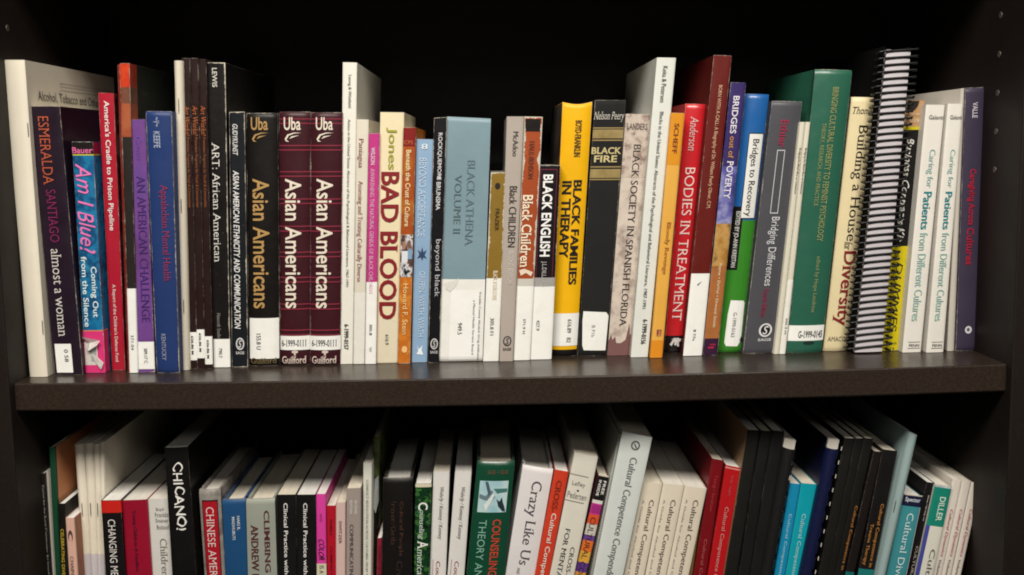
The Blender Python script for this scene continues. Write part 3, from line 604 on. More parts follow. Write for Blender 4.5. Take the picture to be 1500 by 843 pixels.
 [('T', 'author_name', 'ROCKQUEMORE', 0.0611, 0.2496, 0.32, 0.7, (200, 200, 204), 'b'), ('P', 'ornament', 0.2359, 0.2469, 0.36, 0.66, (200, 200, 204)), ('T', 'author_name', 'BRUNSMA', 0.2579, 0.3709, 0.32, 0.68, (200, 200, 204), 'b'), ('T', 'title', 'beyond black', 0.4903, 0.7257, 0.3, 0.84, (178, 178, 184), ''), ('O', 'publisher_logo', 0.8986, 0.9442, 0.18, 0.85, (190, 190, 190)), ('O', 'publisher_logo', 0.9036, 0.9392, 0.2738, 0.7562, (22, 20, 20)), ('H', 'publisher_logo', 'S', 0.9072, 0.9355, 0.381, 0.649, (190, 190, 190), 'bi'), ('H', 'publisher_name', 'SAGE', 0.9499, 0.9613, 0.18, 0.85, (190, 190, 190), 'b')]),
('hardback_book', 'wide grey-blue book with large torn white label over its lower half', 'book', 'books standing on the upper shelf',
 ('upper', 'hc', 0.0812, (-0.05377, 0.21317), (-0.01598, 0.21087), (-0.06562, -0.00262), (-0.02736, -0.00269), 0.155, 0.0008, 2.6, 0.5, 0, 0, 0, ('ramp', 9, ((112, 136, 146), (120, 144, 154)), {}), None),
 [('T', 'title', 'BLACK ATHENA', 0.1709, 0.5176, 0.5, 0.68, (92, 112, 120), 's'), ('T', 'title', 'VOLUME II', 0.2287, 0.47, 0.22, 0.38, (84, 102, 106), 's'), ('P', 'call_number_label', 0.6567, 0.9988, -0.03, 1.02, (222, 221, 217)), ('PN', 'call_number_label', 0.7005, 0.9942, 0.22, 0.9, (230, 230, 227)), ('T', 'call_number', '949.5', 0.8368, 0.8853, 0.4, 0.5, (50, 50, 50), ''), ('T', 'address_print', 'Franklin County Alcohol, Drug Addiction', 0.709, 0.9942, 0.86, 0.92, (60, 60, 60), 's'), ('T', 'address_print', 'a Mental Health Service Board', 0.743, 0.9712, 0.74, 0.79, (90, 90, 90), 's'), ('G', 'tear', [(0.05, 0.6723), (0.3, 0.661), (0.4, 0.6525), (0.34, 0.6807), (0.2, 0.709), (0.1, 0.6977)], (206, 205, 200))]),
('paperback_book', 'short mustard paperback with chipped white edges', 'book', 'books standing on the upper shelf',
 ('upper', 'pb', 0.0803, (-0.01681, 0.1644), (-0.00343, 0.16419), (-0.02656, -0.00269), (-0.01307, -0.0027), 0.11, 0.0008, 7, 2.6, 0, 0, 0, ('ramp', 20, ((120, 94, 34), (132, 106, 44)), {}), None),
 [('O', 'emblem', 0.0532, 0.0887, 0.3, 0.66, (40, 30, 16)), ('T', 'author_name', 'FRAZIER', 0.1884, 0.3029, 0.4, 0.66, (60, 44, 20), ''), ('T', 'title', 'BLACK BOURGEOISIE', 0.5154, 0.6716, 0.42, 0.72, (226, 214, 190), 'b'), ('P', 'call_number_label', 0.5553, 0.9999, -0.2, 1.02, (228, 228, 224)), ('T', 'call_number', '305.8 F1', 0.7665, 0.8581, 0.36, 0.6, (50, 50, 50), '')]),
('paperback_book', 'warm grey paperback with thin black lettering and round logo at foot', 'book', 'books standing on the upper shelf',
 ('upper', 'pb', 0.0789, (-0.00209, 0.21235), (0.01267, 0.21214), (-0.01217, -0.0027), (-3e-05, -0.0027), 0.15, 0.0008, 7, 0.5, 0, 0, 0, (164, 154, 146), None),
 [('T', 'author_name', 'McAdoo', 0.0598, 0.1581, 0.4, 0.72, (72, 66, 62), ''), ('T', 'title', 'Black CHILDREN', 0.2789, 0.5259, 0.3, 0.78, (62, 56, 54), ''), ('T', 'subtitle', 'SECOND EDITION', 0.5426, 0.6774, 0.42, 0.7, (214, 206, 200), 's'), ('O', 'publisher_logo', 0.8942, 0.937, 0.22, 0.82, (30, 28, 28)), ('O', 'publisher_logo', 0.8989, 0.9323, 0.304, 0.736, (164, 154, 146)), ('H', 'publisher_logo', 'S', 0.9023, 0.9288, 0.4, 0.64, (30, 28, 28), 'bi'), ('H', 'publisher_name', 'SAGE', 0.9427, 0.9541, 0.22, 0.82, (30, 28, 28), 'b')]),
('paperback_book', 'rust paperback with ragged white edges and black patch at its head', 'book', 'books standing on the upper shelf',
 ('upper', 'pb', 0.0823, (0.01308, 0.21223), (0.02909, 0.21171), (0.00066, -0.0027), (0.01498, -0.0027), 0.135, 0.0008, 7, 3.2, 0, 0, 0, (150, 68, 34), None),
 [('P', 'head_band', 0.0089, 0.0594, 0.08, 0.9, (30, 24, 22)), ('T', 'author_name', 'HALE-BENSON', 0.0978, 0.2492, 0.34, 0.64, (104, 48, 28), 'b'), ('T', 'title', 'Black Children', 0.3157, 0.6123, 0.12, 0.7, (226, 214, 190), 'bs'), ('G', 'scuff', [(0.1, 0.6235), (0.4, 0.6179), (0.9, 0.632), (0.8, 0.649), (0.5, 0.6348), (0.2, 0.6461)], (216, 200, 180)), ('P', 'call_number_label', 0.6857, 1.0, -0.2, 1.02, (228, 228, 224)), ('P', 'clear_tape', 0.6589, 0.69, -0.2, 1.02, (190, 186, 178)), ('T', 'call_number', '371.9 H', 0.8251, 0.8879, 0.46, 0.62, (50, 50, 50), '')]),
('paperback_book', 'short black paperback with bold white capitals and thin red frame line', 'book', 'books standing on the upper shelf',
 ('upper', 'pb', 0.0843, (0.02601, 0.16989), (0.04425, 0.16961), (0.01567, -0.0027), (0.03431, -0.00268), 0.105, 0.0008, 7, 0.8, 0, 0, 0, (26, 20, 24), None),
 [('T', 'title', 'BLACK ENGLISH', 0.0465, 0.4641, 0.2, 0.68, (232, 232, 230), 'bb'), ('T', 'author_name', 'J.L.DILLARD', 0.4887, 0.6191, 0.28, 0.56, (180, 176, 172), ''), ('P', 'frame_line', 0.0189, 0.6191, 0.06, 0.085, (110, 36, 56)), ('P', 'frame_line', 0.0189, 0.6191, 0.84, 0.865, (110, 36, 56)), ('P', 'frame_line', 0.0189, 0.0231, 0.06, 0.865, (110, 36, 56)), ('P', 'call_number_label', 0.6156, 1.0007, -0.15, 1.02, (228, 228, 224)), ('P', 'clear_tape', 0.5732, 0.6191, -0.15, 1.02, (150, 148, 146)), ('T', 'call_number', '427.9', 0.7931, 0.8466, 0.2, 0.36, (50, 50, 50), '')]),
('hardback_book', 'yellow hardback with black serif capitals and black foot', 'book', 'books standing on the upper shelf',
 ('upper', 'hc', 0.096, (0.04767, 0.22493), (0.07385, 0.22485), (0.03531, -0.00268), (0.0579, -0.00264), 0.155, 0.003, 2.6, 0.5, 0, 0, 0.0022, (222, 168, 14), None),
 [('PDL', 'cover_photo', 0.0014, 0.971, 0.004, 0.155, ('ramp', 30, ((84, 80, 74), (60, 56, 52)), {})), ('T', 'author_name', 'BOYD-FRANKLIN', 0.0698, 0.2115, 0.46, 0.68, (74, 54, 20), 'sb'), ('T', 'title', 'BLACK FAMILIES', 0.3013, 0.7115, 0.5, 0.8, (30, 24, 18), 'sbb'), ('T', 'title', 'IN THERAPY', 0.3013, 0.606, 0.12, 0.44, (30, 24, 18), 'sbb'), ('P', 'foot_band', 0.9724, 1.0013, -0.3, 1.1, (24, 22, 22)), ('P', 'call_number_label', 0.8271, 0.9573, 0.0, 1.02, (228, 228, 224)), ('T', 'call_number', '616.89   B2', 0.8503, 0.9435, 0.56, 0.72, (60, 60, 60), '')]),
('hardback_book', 'charcoal cloth hardback with gold bands and a torn label', 'book', 'books standing on the upper shelf',
 ('upper', 'hc', 0.0948, (0.07614, 0.22595), (0.10321, 0.22556), (0.05873, -0.00264), (0.08473, -0.00257), 0.15, 0.001, 2.6, 0.4, 0, 1, 0, (36, 36, 36), None),
 [('H', 'author_name', 'Nelson Peery', 0.0441, 0.0831, 0.0, 0.98, (190, 186, 176), 'si'), ('P', 'gold_band', 0.104, 0.1081, 0, 1, (150, 130, 84)), ('P', 'gold_band', 0.1118, 0.1457, 0, 1, ('ramp', 60, ((126, 108, 66), (150, 132, 88)), {})), ('P', 'gold_band', 0.1509, 0.1551, 0, 1, (150, 130, 84)), ('H', 'title', 'BLACK', 0.1797, 0.2059, -0.0, 0.97, (186, 172, 124), 'sbb'), ('H', 'title', 'FIRE', 0.2112, 0.2374, 0.1, 0.85, (186, 172, 124), 'sbb'), ('P', 'gold_band', 0.2532, 0.2574, 0, 1, (150, 130, 84)), ('P', 'gold_band', 0.2637, 0.2979, 0, 1, ('ramp', 60, ((126, 108, 66), (150, 132, 88)), {})), ('P', 'gold_band', 0.3019, 0.3059, 0, 1, (150, 130, 84)), ('G', 'call_number_label', [(0.1, 0.8197), (0.88, 0.8252), (0.97, 0.8388), (0.95, 0.978), (0.2, 0.9753), (0.14, 0.9561), (0.09, 0.8578)], (228, 228, 224)), ('T', 'call_number', 'B P1b', 0.8769, 0.9233, 0.42, 0.54, (50, 50, 50), '')]),
('paperback_book', 'mottled grey-beige paperback with brown stained foot', 'book', 'books standing on the upper shelf',
 ('upper', 'pb', 0.0953, (0.10324, 0.21371), (0.12467, 0.2128), (0.08589, -0.00257), (0.10616, -0.0025), 0.15, 0.0008, 7, 0.5, 0, 0, 0, ('ramp', 70, ((156, 140, 130), (192, 180, 168), (200, 188, 176)), {}), None),
 [('H', 'author_name', 'LANDERS', 0.0372, 0.0621, 0.08, 0.92, (50, 42, 42), 's'), ('T', 'title', 'BLACK SOCIETY IN SPANISH FLORIDA', 0.1229, 0.8754, 0.42, 0.72, (44, 36, 36), 's'), ('PN', 'script_print', 0.0014, 0.2565, -0.0, 1, ('ramp', 120, ((194, 182, 170), (184, 170, 158), (134, 114, 106)), {})), ('G', 'ink_stain', [(0, 0.9999), (-0.0, 0.939), (0.1, 0.9101), (0.16, 0.9332), (0.28, 0.9187), (0.34, 0.9448), (0.5, 0.9506), (0.75, 0.9332), (0.86, 0.8638), (0.92, 0.9158), (1, 0.8985), (1, 0.9999)], (112, 76, 74)), ('P', 'emblem', 0.9477, 0.9767, 0.4, 0.66, (28, 24, 24))]),
('paperback_book', 'tall white book rising right of the grey-beige one, small black type', 'book', 'books standing on the upper shelf',
 ('upper', 'pb', 0.0849, (0.12904, 0.26124), (0.14567, 0.26073), (0.10574, -0.0025), (0.12108, -0.00244), 0.213, 0.0008, 7, 0.5, 0, 0, 0, (208, 210, 204), None),
 [('T', 'author_name', 'Keita & Petersen', 0.027, 0.1445, 0.35, 0.6, (66, 66, 64), ''), ('T', 'title', 'Blacks in the United States: Abstracts of the Psychological and Behavioral Literature, 1987-1991', 0.1757, 0.8324, 0.34, 0.6, (66, 66, 64), ''), ('T', 'call_number_label', '6-1999-0156', 0.8697, 0.9541, 0.5, 0.78, (36, 36, 36), 'sb')]),
('paperback_book', 'thin yellow-orange paperback with red-brown lettering', 'book', 'books standing on the upper shelf',
 ('upper', 'pb', 0.0799, (0.1408, 0.21353), (0.1524, 0.21306), (0.12248, -0.00243), (0.13318, -0.00238), 0.15, 0.0008, 7, 0.5, 0, 0, 0, (214, 160, 70), None),
 [('P', 'head_band', 0.0004, 0.208, -0.2, 1.02, (204, 136, 30)), ('P', 'foot_band', 0.927, 1.0002, -0.2, 1.02, (206, 130, 30)), ('T', 'author_name', 'SCHEFF', 0.0414, 0.1614, 0.3, 0.66, (110, 46, 24), 'b'), ('T', 'title', 'Bloody Revenge', 0.4399, 0.6523, 0.3, 0.72, (146, 84, 34), 's'), ('P', 'publisher_logo', 0.8814, 0.9099, 0.35, 0.75, ('ramp', 300, ((120, 40, 60), (210, 160, 80)), {}))]),
('hardback_book', 'bright red glossy hardback with pinkish capitals and black foot', 'book', 'books standing on the upper shelf',
 ('upper', 'hc', 0.099, (0.15701, 0.22201), (0.17521, 0.22115), (0.13809, -0.00236), (0.15492, -0.00227), 0.155, 0.0025, 2.6, 0.5, 1, 0, 0, (186, 30, 38), None),
 [('T', 'author_name', 'Anderson', 0.0493, 0.1832, 0.3, 0.68, (216, 180, 176), 'si'), ('T', 'title', 'BODIES IN TREATMENT', 0.2505, 0.8654, 0.26, 0.74, (226, 200, 194), 's'), ('P', 'foot_band', 0.9269, 0.9999, -0.3, 1.3, (26, 20, 22)), ('G', 'publisher_logo', [(0.25, 0.9634), (0.45, 0.9353), (0.85, 0.941), (0.8, 0.9522), (0.6, 0.948), (0.62, 0.9662), (0.5, 0.9662), (0.5, 0.9494), (0.36, 0.969)], (200, 196, 192)), ('G', 'publisher_logo', [(0.3, 0.941), (0.7, 0.9353), (0.76, 0.9718), (0.66, 0.9718), (0.6, 0.9466)], (190, 186, 182))]),
('paperback_book', 'tallest dark red book with white lower label and tiny yellowish title', 'book', 'books standing on the upper shelf',
 ('upper', 'pb', 0.0853, (0.17874, 0.26265), (0.19422, 0.26186), (0.1531, -0.00228), (0.16972, -0.00219), 0.21, 0.0008, 7, 0.5, 0, 0, 0, (92, 24, 20), None),
 [('T', 'title', 'BORN WITH A CALL: A Biography of Dr. William Pearly Oliver, C.M.', 0.0959, 0.5018, 0.38, 0.64, (190, 150, 120), 'sb'), ('P', 'call_number_label', 0.7194, 1.0, -0.05, 1.02, (228, 228, 224)), ('T', 'call_number', 'B T7o', 0.9098, 0.9472, 0.4, 0.54, (50, 50, 50), ''), ('G', 'scribble', [(0.35, 0.7563), (0.8, 0.7355), (0.6, 0.7448), (0.4, 0.761)], (90, 90, 90))]),
('paperback_book', 'purple topped paperback with a cloudy sky and rocky brown picture lower down', 'book', 'books standing on the upper shelf',
 ('upper', 'pb', 0.0848, (0.19375, 0.23907), (0.20689, 0.23859), (0.17055, -0.00218), (0.18348, -0.0021), 0.17, 0.0008, 7, 0.5, 0, 0, 0, (50, 38, 92), None),
 [('PN', 'spine_picture', 0.3006, 0.5146, 0, 1, ('ramp', 30, ((52, 46, 112), (84, 84, 150), (140, 140, 180), (44, 38, 90)), {})), ('PN', 'spine_picture', 0.5096, 0.6706, 0, 1, ('ramp', 50, ((150, 104, 44), (180, 140, 80), (70, 50, 34)), {})), ('PN', 'spine_picture', 0.6655, 0.9407, 0, 1, ('ramp', 16, ((134, 84, 44), (160, 100, 54), (110, 60, 50)), {})), ('P', 'foot_band', 0.9356, 1.0, -0.05, 1.02, (58, 28, 58)), ('T', 'title', 'BRIDGES', 0.048, 0.1824, 0.25, 0.66, (214, 210, 220), 'sb'), ('T', 'title', 'out of', 0.1922, 0.271, 0.3, 0.66, (176, 126, 66), 'sb'), ('T', 'title', 'POVERTY', 0.2808, 0.4197, 0.28, 0.72, (214, 210, 220), 'sb'), ('T', 'author_name', 'Payne • DeVol • Dreussi Smith', 0.6554, 0.8946, 0.42, 0.66, (214, 196, 160), 'sb'), ('P', 'emblem', 0.9665, 0.9729, 0.3, 0.7, (170, 30, 70)), ('P', 'emblem', 0.9562, 0.9613, 0.4, 0.8, (150, 30, 60))]),
('hardback_book', 'blue and green hardback with white title panel and slanted white sticker', 'book', 'books standing on the upper shelf',
 ('upper', 'hc', 0.0954, (0.20949, 0.22972), (0.23067, 0.22883), (0.18662, -0.00208), (0.20778, -0.00193), 0.155, 0.003, 2.6, 0.5, 0.5, 0, 0, (28, 88, 152), None),
 [('P', 'lower_green', 0.4809, 0.9999, -0.4, 1.4, (52, 124, 36)), ('P', 'black_panel', 0.4282, 0.6744, -0.02, 0.42, (24, 24, 24)), ('P', 'title_panel', 0.1467, 0.4756, 0.31, 0.94, (26, 26, 26)), ('P', 'title_panel', 0.1506, 0.4717, 0.34, 0.91, (218, 218, 214)), ('T', 'title', 'Bridges to Recovery', 0.17, 0.4651, 0.42, 0.76, (36, 36, 36), ''), ('T', 'author_name', 'EDITED BY JO-ANN KRESTAN', 0.4466, 0.6637, 0.1, 0.32, (200, 200, 196), 'b'), ('G', 'call_number_label', [(0.3, 0.7921), (0.84, 0.7948), (0.9, 0.8028), (0.92, 0.9538), (0.78, 0.9755), (0.3, 0.9728), (0.22, 0.9593), (0.24, 0.8458)], (228, 228, 224)), ('T', 'call_number', 'G-1999-0163', 0.8404, 0.9376, 0.46, 0.62, (60, 60, 60), ''), ('G', 'tear', [(0.9, 0.9376), (0.99, 0.9457), (0.98, 0.962), (0.86, 0.9538)], (26, 36, 22))]),
('hardback_book', 'charcoal grey hardback with crimson faded name and white outlined box', 'book', 'books standing on the upper shelf',
 ('upper', 'hc', 0.0869, (0.23097, 0.22279), (0.25742, 0.22183), (0.20766, -0.00193), (0.23485, -0.00172), 0.155, 0.002, 2.6, 0.7, 0, 0, 0, (74, 74, 80), None),
 [('T', 'author_name', 'Ethier', 0.0724, 0.1783, 0.34, 0.6, (140, 26, 62), 'b'), ('P', 'outline_box', 0.1889, 0.4376, 0.34, 0.36, (200, 200, 204)), ('P', 'outline_box', 0.1889, 0.4376, 0.58, 0.6, (200, 200, 204)), ('P', 'outline_box', 0.1889, 0.1921, 0.34, 0.6, (200, 200, 204)), ('P', 'outline_box', 0.4344, 0.4376, 0.34, 0.6, (200, 200, 204)), ('T', 'title', 'Bridging Differences', 0.4511, 0.7255, 0.34, 0.68, (198, 198, 202), ''), ('T', 'edition', 'Fourth Edition', 0.7392, 0.8491, 0.42, 0.6, (140, 26, 66), ''), ('O', 'publisher_logo', 0.8767, 0.932, 0.42, 0.86, (206, 206, 208)), ('O', 'publisher_logo', 0.8827, 0.9259, 0.4816, 0.7984, (22, 20, 20)), ('H', 'publisher_logo', 'S', 0.8872, 0.9215, 0.552, 0.728, (206, 206, 208), 'bi'), ('H', 'publisher_name', 'SAGE', 0.9375, 0.9486, 0.42, 0.86, (206, 206, 208), 'b')]),
('booklet', 'very thin white booklet beside the green hardback, left of the pair', 'booklet', 'books standing on the upper shelf',
 ('upper', 'booklet', 0.083, (0.25421, 0.20403), (0.25902, 0.20396), (0.23413, -0.00172), (0.23905, -0.00168), 0.2, 0.0015, 4, 0.5, 0, 0, 0, (204, 200, 184), None),
 [('T', 'title', 'Bridging the Black Box on Substance', 0.1092, 0.3033, 0.3, 0.72, (70, 66, 60), 'b')]),
('booklet', 'very thin white booklet beside the green hardback, right of the pair', 'booklet', 'books standing on the upper shelf',
 ('upper', 'booklet', 0.0822, (0.25908, 0.20394), (0.26358, 0.20387), (0.23915, -0.00168), (0.24469, -0.00163), 0.2, 0.0015, 4, 0.5, 0, 0, 0, (204, 200, 184), None),
 [('T', 'title', 'Bridging the Black Box on Substance', 0.1092, 0.3033, 0.3, 0.72, (70, 66, 60), 'b'), ('P', 'call_number_label', 0.6737, 1.0, -0.0, 1.0, (222, 220, 212)), ('T', 'call_number', '205.3 H', 0.8406, 0.9096, 0.35, 0.65, (50, 50, 50), '')]),
('hardback_book', 'large green hardback with gilt lettering and white label near its foot', 'book', 'books standing on the upper shelf',
 ('upper', 'hc', 0.0825, (0.26758, 0.24929), (0.29986, 0.24797), (0.24599, -0.00162), (0.27772, -0.00132), 0.175, 0.003, 2.6, 0.5, 0.4, 0, 0, (38, 90, 72), None),
 [('T', 'title', 'BRINGING CULTURAL DIVERSITY TO FEMINIST PSYCHOLOGY', 0.0601, 0.5979, 0.5, 0.66, (150, 152, 96), 's'), ('T', 'subtitle', 'THEORY, RESEARCH, AND PRACTICE', 0.1846, 0.4725, 0.3, 0.42, (140, 146, 92), 's'), ('T', 'author_name', 'edited by Hope Landrine', 0.6513, 0.8517, 0.52, 0.66, (140, 148, 100), 's'), ('P', 'call_number_label', 0.8985, 0.9541, -0.05, 1.02, (228, 228, 224)), ('H', 'call_number', 'G-1999-0145', 0.9182, 0.943, 0.26, 0.94, (30, 30, 30), 'sb'), ('O', 'publisher_logo', 0.9553, 0.969, 0.42, 0.74, (20, 50, 42))]),
('hardback_book', 'cream jacketed book with big serif title in black and dark red', 'book', 'books standing on the upper shelf',
 ('upper', 'hc', 0.0878, (0.30158, 0.22538), (0.32271, 0.22449), (0.28089, -0.00129), (0.30292, -0.00106), 0.155, 0.003, 2.6, 0.5, 0, 0, 0, (210, 196, 156), None),
 [('H', 'author_name', 'Thomas', 0.0379, 0.064, 0.1, 0.98, (40, 34, 30), 'si'), ('T', 'title', 'Building a House', 0.1086, 0.5581, 0.28, 0.78, (34, 30, 28), 's'), ('T', 'title', 'for', 0.5608, 0.5931, 0.34, 0.66, (70, 60, 50), 'si'), ('T', 'title', 'Diversity', 0.5985, 0.8953, 0.22, 0.86, (122, 28, 28), 'sb'), ('H', 'publisher_name', 'AMACOM', 0.9393, 0.9586, 0.12, 0.95, (104, 96, 80), '')]),
('spiral_notebook', 'coil bound notebook with pale page edges behind black wire loops', 'notebook', 'books standing on the upper shelf',
 ('upper', 'spiral', 0.072, (0.32597, 0.2676), (0.34667, 0.26676), (0.30415, -0.00105), (0.32861, -0.00077), 0.215, 0.0, 2, 0.5, 0, 0, 0, (186, 182, 190), None),
 []),
('paperback_book', 'black and yellow paperback with a tan head, half hidden by a coil', 'book', 'books standing on the upper shelf',
 ('upper', 'pb', 0.084, (0.34729, 0.2216), (0.36385, 0.22136), (0.3286, -0.00077), (0.34719, -0.00055), 0.18, 0.0008, 7, 0.5, 0, 0, 0, (24, 22, 22), None),
 [('P', 'head_band', 0.0011, 0.1037, -0.2, 1.02, (176, 138, 96)), ('G', 'picture_disc', [(0.0, 0.0027), (0.72, 0.0027), (0.68, 0.0212), (0.55, 0.0371), (0.35, 0.0451), (0.15, 0.0398), (0.0, 0.0265)], (40, 30, 28)), ('O', 'picture_disc', 0.0032, 0.0186, 0.2, 0.5, (170, 160, 50)), ('H', 'head_text', 'Business', 0.0478, 0.0584, 0.15, 0.9, (206, 180, 150), 'b'), ('H', 'head_text', 'GET CD-ROM', 0.0717, 0.0877, 0.1, 0.8, (214, 190, 160), 'b'), ('P', 'rule_line', 0.1037, 0.1157, -0.2, 1.02, (196, 184, 30)), ('T', 'title', 'Business Contracts Kit', 0.1464, 0.5573, 0.25, 0.66, (214, 212, 206), 'bk'), ('P', 'lower_yellow', 0.5764, 1.0115, -0.2, 1.02, (196, 180, 20)), ('T', 'title', 'FOR', 0.6011, 0.6203, 0.3, 0.5, (40, 36, 20), ''), ('T', 'title', 'DUMMIES', 0.6395, 0.922, 0.4, 0.78, (44, 38, 20), 'k'), ('H', 'author_name', 'Hirsch', 0.9639, 0.9751, 0.35, 0.85, (70, 60, 30), 'b'), ('H', 'author_name', 'Vol 4', 0.9863, 0.9975, 0.35, 0.75, (70, 60, 30), 'b')]),
('paperback_book', 'white paperback with thin teal lettering and bold teal word, left of the matching pair', 'book', 'books standing on the upper shelf',
 ('upper', 'pb', 0.0723, (0.3608, 0.21709), (0.3772, 0.21656), (0.34637, -0.00056), (0.36291, -0.00035), 0.15, 0.0008, 7, 0.5, 0, 0, 0, (214, 210, 202), None),
 [('H', 'author_name', 'Galanti', 0.0409, 0.0571, 0.2, 0.95, (66, 62, 60), ''), ('T', 'title', 'Caring for', 0.1758, 0.3281, 0.3, 0.72, (134, 172, 168), ''), ('T', 'title', 'Patients', 0.3445, 0.4954, 0.3, 0.74, (10, 122, 132), 'b'), ('T', 'title', 'from Different Cultures', 0.5092, 0.8686, 0.3, 0.74, (134, 176, 168), ''), ('H', 'publisher_name', 'PENN', 0.9646, 0.9759, 0.3, 0.85, (50, 50, 50), ''), ('P', 'rule_line', 0.9561, 0.9583, 0.25, 0.9, (90, 90, 90)), ('P', 'rule_line', 0.9816, 0.9838, 0.25, 0.9, (90, 90, 90))]),
('paperback_book', 'white paperback with thin teal lettering and bold teal word, right of the matching pair', 'book', 'books standing on the upper shelf',
 ('upper', 'pb', 0.0689, (0.37841, 0.21756), (0.39149, 0.21709), (0.36643, -0.0003), (0.3817, -0.0001), 0.15, 0.0008, 7, 0.5, 0, 0, 0, (214, 210, 202), None),
 [('H', 'author_name', 'Galanti', 0.0448, 0.0608, 0.2, 0.95, (66, 62, 60), ''), ('T', 'title', 'Caring for', 0.1791, 0.3307, 0.3, 0.72, (134, 172, 168), ''), ('T', 'title', 'Patients', 0.3471, 0.4974, 0.3, 0.74, (10, 122, 132), 'b'), ('T', 'title', 'from Different Cultures', 0.5112, 0.8692, 0.3, 0.74, (134, 176, 168), ''), ('H', 'publisher_name', 'PENN', 0.9647, 0.976, 0.3, 0.85, (50, 50, 50), ''), ('P', 'rule_line', 0.9563, 0.9585, 0.25, 0.9, (90, 90, 90)), ('P', 'rule_line', 0.9816, 0.9839, 0.25, 0.9, (90, 90, 90))]),
('booklet', 'tall thin grey-white booklet squeezed beside the purple one', 'booklet', 'books standing on the upper shelf',
 ('upper', 'booklet', 0.0727, (0.39089, 0.23036), (0.39415, 0.23061), (0.38696, -3e-05), (0.39309, 6e-05), 0.22, 0.00114, 2.4, 0.5, 0, 0, 0, (182, 176, 166), None),
 []),
('hardback_book', 'slate purple book at the right end of the upper row', 'book', 'books standing on the upper shelf',
 ('upper', 'hc', 0.0705, (0.39403, 0.23077), (0.41125, 0.23111), (0.39363, 7e-05), (0.41169, 0.00032), 0.16, 0.001, 2.6, 0.5, 0, 0, 0, (62, 54, 74), None),
 [('T', 'author_name', 'VALLE', 0.0541, 0.1123, 0.36, 0.62, (196, 190, 200), 'b'), ('T', 'title', 'Caregiving Across', 0.3032, 0.5145, 0.26, 0.66, (156, 24, 50), 'bb'), ('T', 'title', 'Cultures', 0.5249, 0.6656, 0.3, 0.66, (150, 24, 50), 'bb'), ('O', 'publisher_logo', 0.9028, 0.932, 0.4, 0.74, (206, 204, 206)), ('O', 'publisher_logo', 0.9095, 0.9241, 0.48, 0.64, (90, 84, 100))]),
('paperback_book', 'black book at the far left end of the lower shelf with grey title', 'book', 'books standing on the lower shelf',
 ('lower', 'pb', 0.05, (-0.41368, -0.08845), (-0.40693, -0.08738), (-0.4157, -0.35642), (-0.40814, -0.35546), 0.2, 0.0008, 7, 0.2, 0, 0, 0, (36, 34, 32), None),
 [('T', 'title', 'Caring for the Rural Community: An Interdisciplinary Curriculum', 0.0386, 0.4869, 0.45, 0.8, (160, 156, 148), '')]),
('booklet', 'thin grey-white booklet between the black book and the green one', 'booklet', 'books standing on the lower shelf',
 ('lower', 'booklet', 0.052, (-0.40706, -0.08616), (-0.40526, -0.08559), (-0.4092, -0.35651), (-0.40719, -0.35598), 0.2, 0.00063, 2.4, 0.2, 0, 0, 0, (176, 170, 160), None),
 []),
('paperback_book', 'tall thin dark green booklet with salmon cover on the lower shelf', 'book', 'books standing on the lower shelf',
 ('lower', 'pb', 0.055, (-0.40427, -0.06639), (-0.39954, -0.06588), (-0.40961, -0.35651), (-0.40553, -0.35606), 0.215, 0.0008, 7, 0.2, 0, 0, 0, (24, 72, 50), None),
 [('PDM', 'cover_print', 0.001, 0.7417, 0.003, 0.2, ('ramp', 8, ((206, 140, 98), (212, 148, 108)), {}))]),
('paperback_book', 'thin black book with yellow bold title on the lower shelf', 'book', 'books standing on the lower shelf',
 ('lower', 'pb', 0.05, (-0.39734, -0.11506), (-0.39176, -0.11519), (-0.40571, -0.35644), (-0.39946, -0.35669), 0.15, 0.0008, 7, 0.2, 0, 0, 0, (30, 27, 26), None),
 [('T', 'title', 'CELEBRATING DIVERSITY', 0.0941, 0.3176, 0.25, 0.72, (186, 160, 50), 'b')]),
('paperback_book', 'short pink-beige book with dark lettering on the lower shelf', 'book', 'books standing on the lower shelf',
 ('lower', 'pb', 0.05, (-0.39231, -0.12807), (-0.38496, -0.12824), (-0.39295, -0.35658), (-0.38471, -0.35687), 0.13, 0.0008, 7, 0.2, 0, 0, 0, (206, 164, 148), None),
 [('O', 'emblem', 0.0485, 0.0971, 0.2, 0.75, (80, 60, 56)), ('O', 'emblem', 0.0647, 0.1025, 0.32, 0.63, (206, 164, 148)), ('T', 'title', 'CHAINS AND CHANGE', 0.1513, 0.3974, 0.3, 0.66, (60, 44, 42), 's'), ('PDM', 'cover_print', 0.0027, 0.6611, 0.001, 0.14, (150, 92, 62))]),
('booklet', 'tall cream stapled booklet, first from the left in its bundle of four', 'booklet', 'books standing on the lower shelf',
 ('lower', 'booklet', 0.066, (-0.38729, -0.06733), (-0.37923, -0.06689), (-0.38619, -0.35684), (-0.38088, -0.35645), 0.215, 0.00282, 2.4, 0.2, 0, 0, 0, ('ramp', 7, ((216, 208, 190), (224, 216, 200), (208, 200, 194)), {}), None),
 [('P', 'foot_tint', 0.3453, 0.7613, 0, 1, ('ramp', 9, ((190, 184, 188), (200, 192, 190)), {})), ('S', 'staple', 0.1828, 0.2238, 0.5)]),
('booklet', 'tall cream stapled booklet, second from the left in its bundle of four', 'booklet', 'books standing on the lower shelf',
 ('lower', 'booklet', 0.066, (-0.37862, -0.0666), (-0.37086, -0.06615), (-0.38249, -0.35689), (-0.37737, -0.35648), 0.215, 0.00272, 2.4, 0.2, 0, 0, 0, ('ramp', 7, ((216, 208, 190), (224, 216, 200), (208, 200, 194)), {}), None),
 [('P', 'foot_tint', 0.3475, 0.7622, 0, 1, ('ramp', 9, ((190, 184, 188), (200, 192, 190)), {})), ('S', 'staple', 0.1855, 0.2263, 0.5)]),
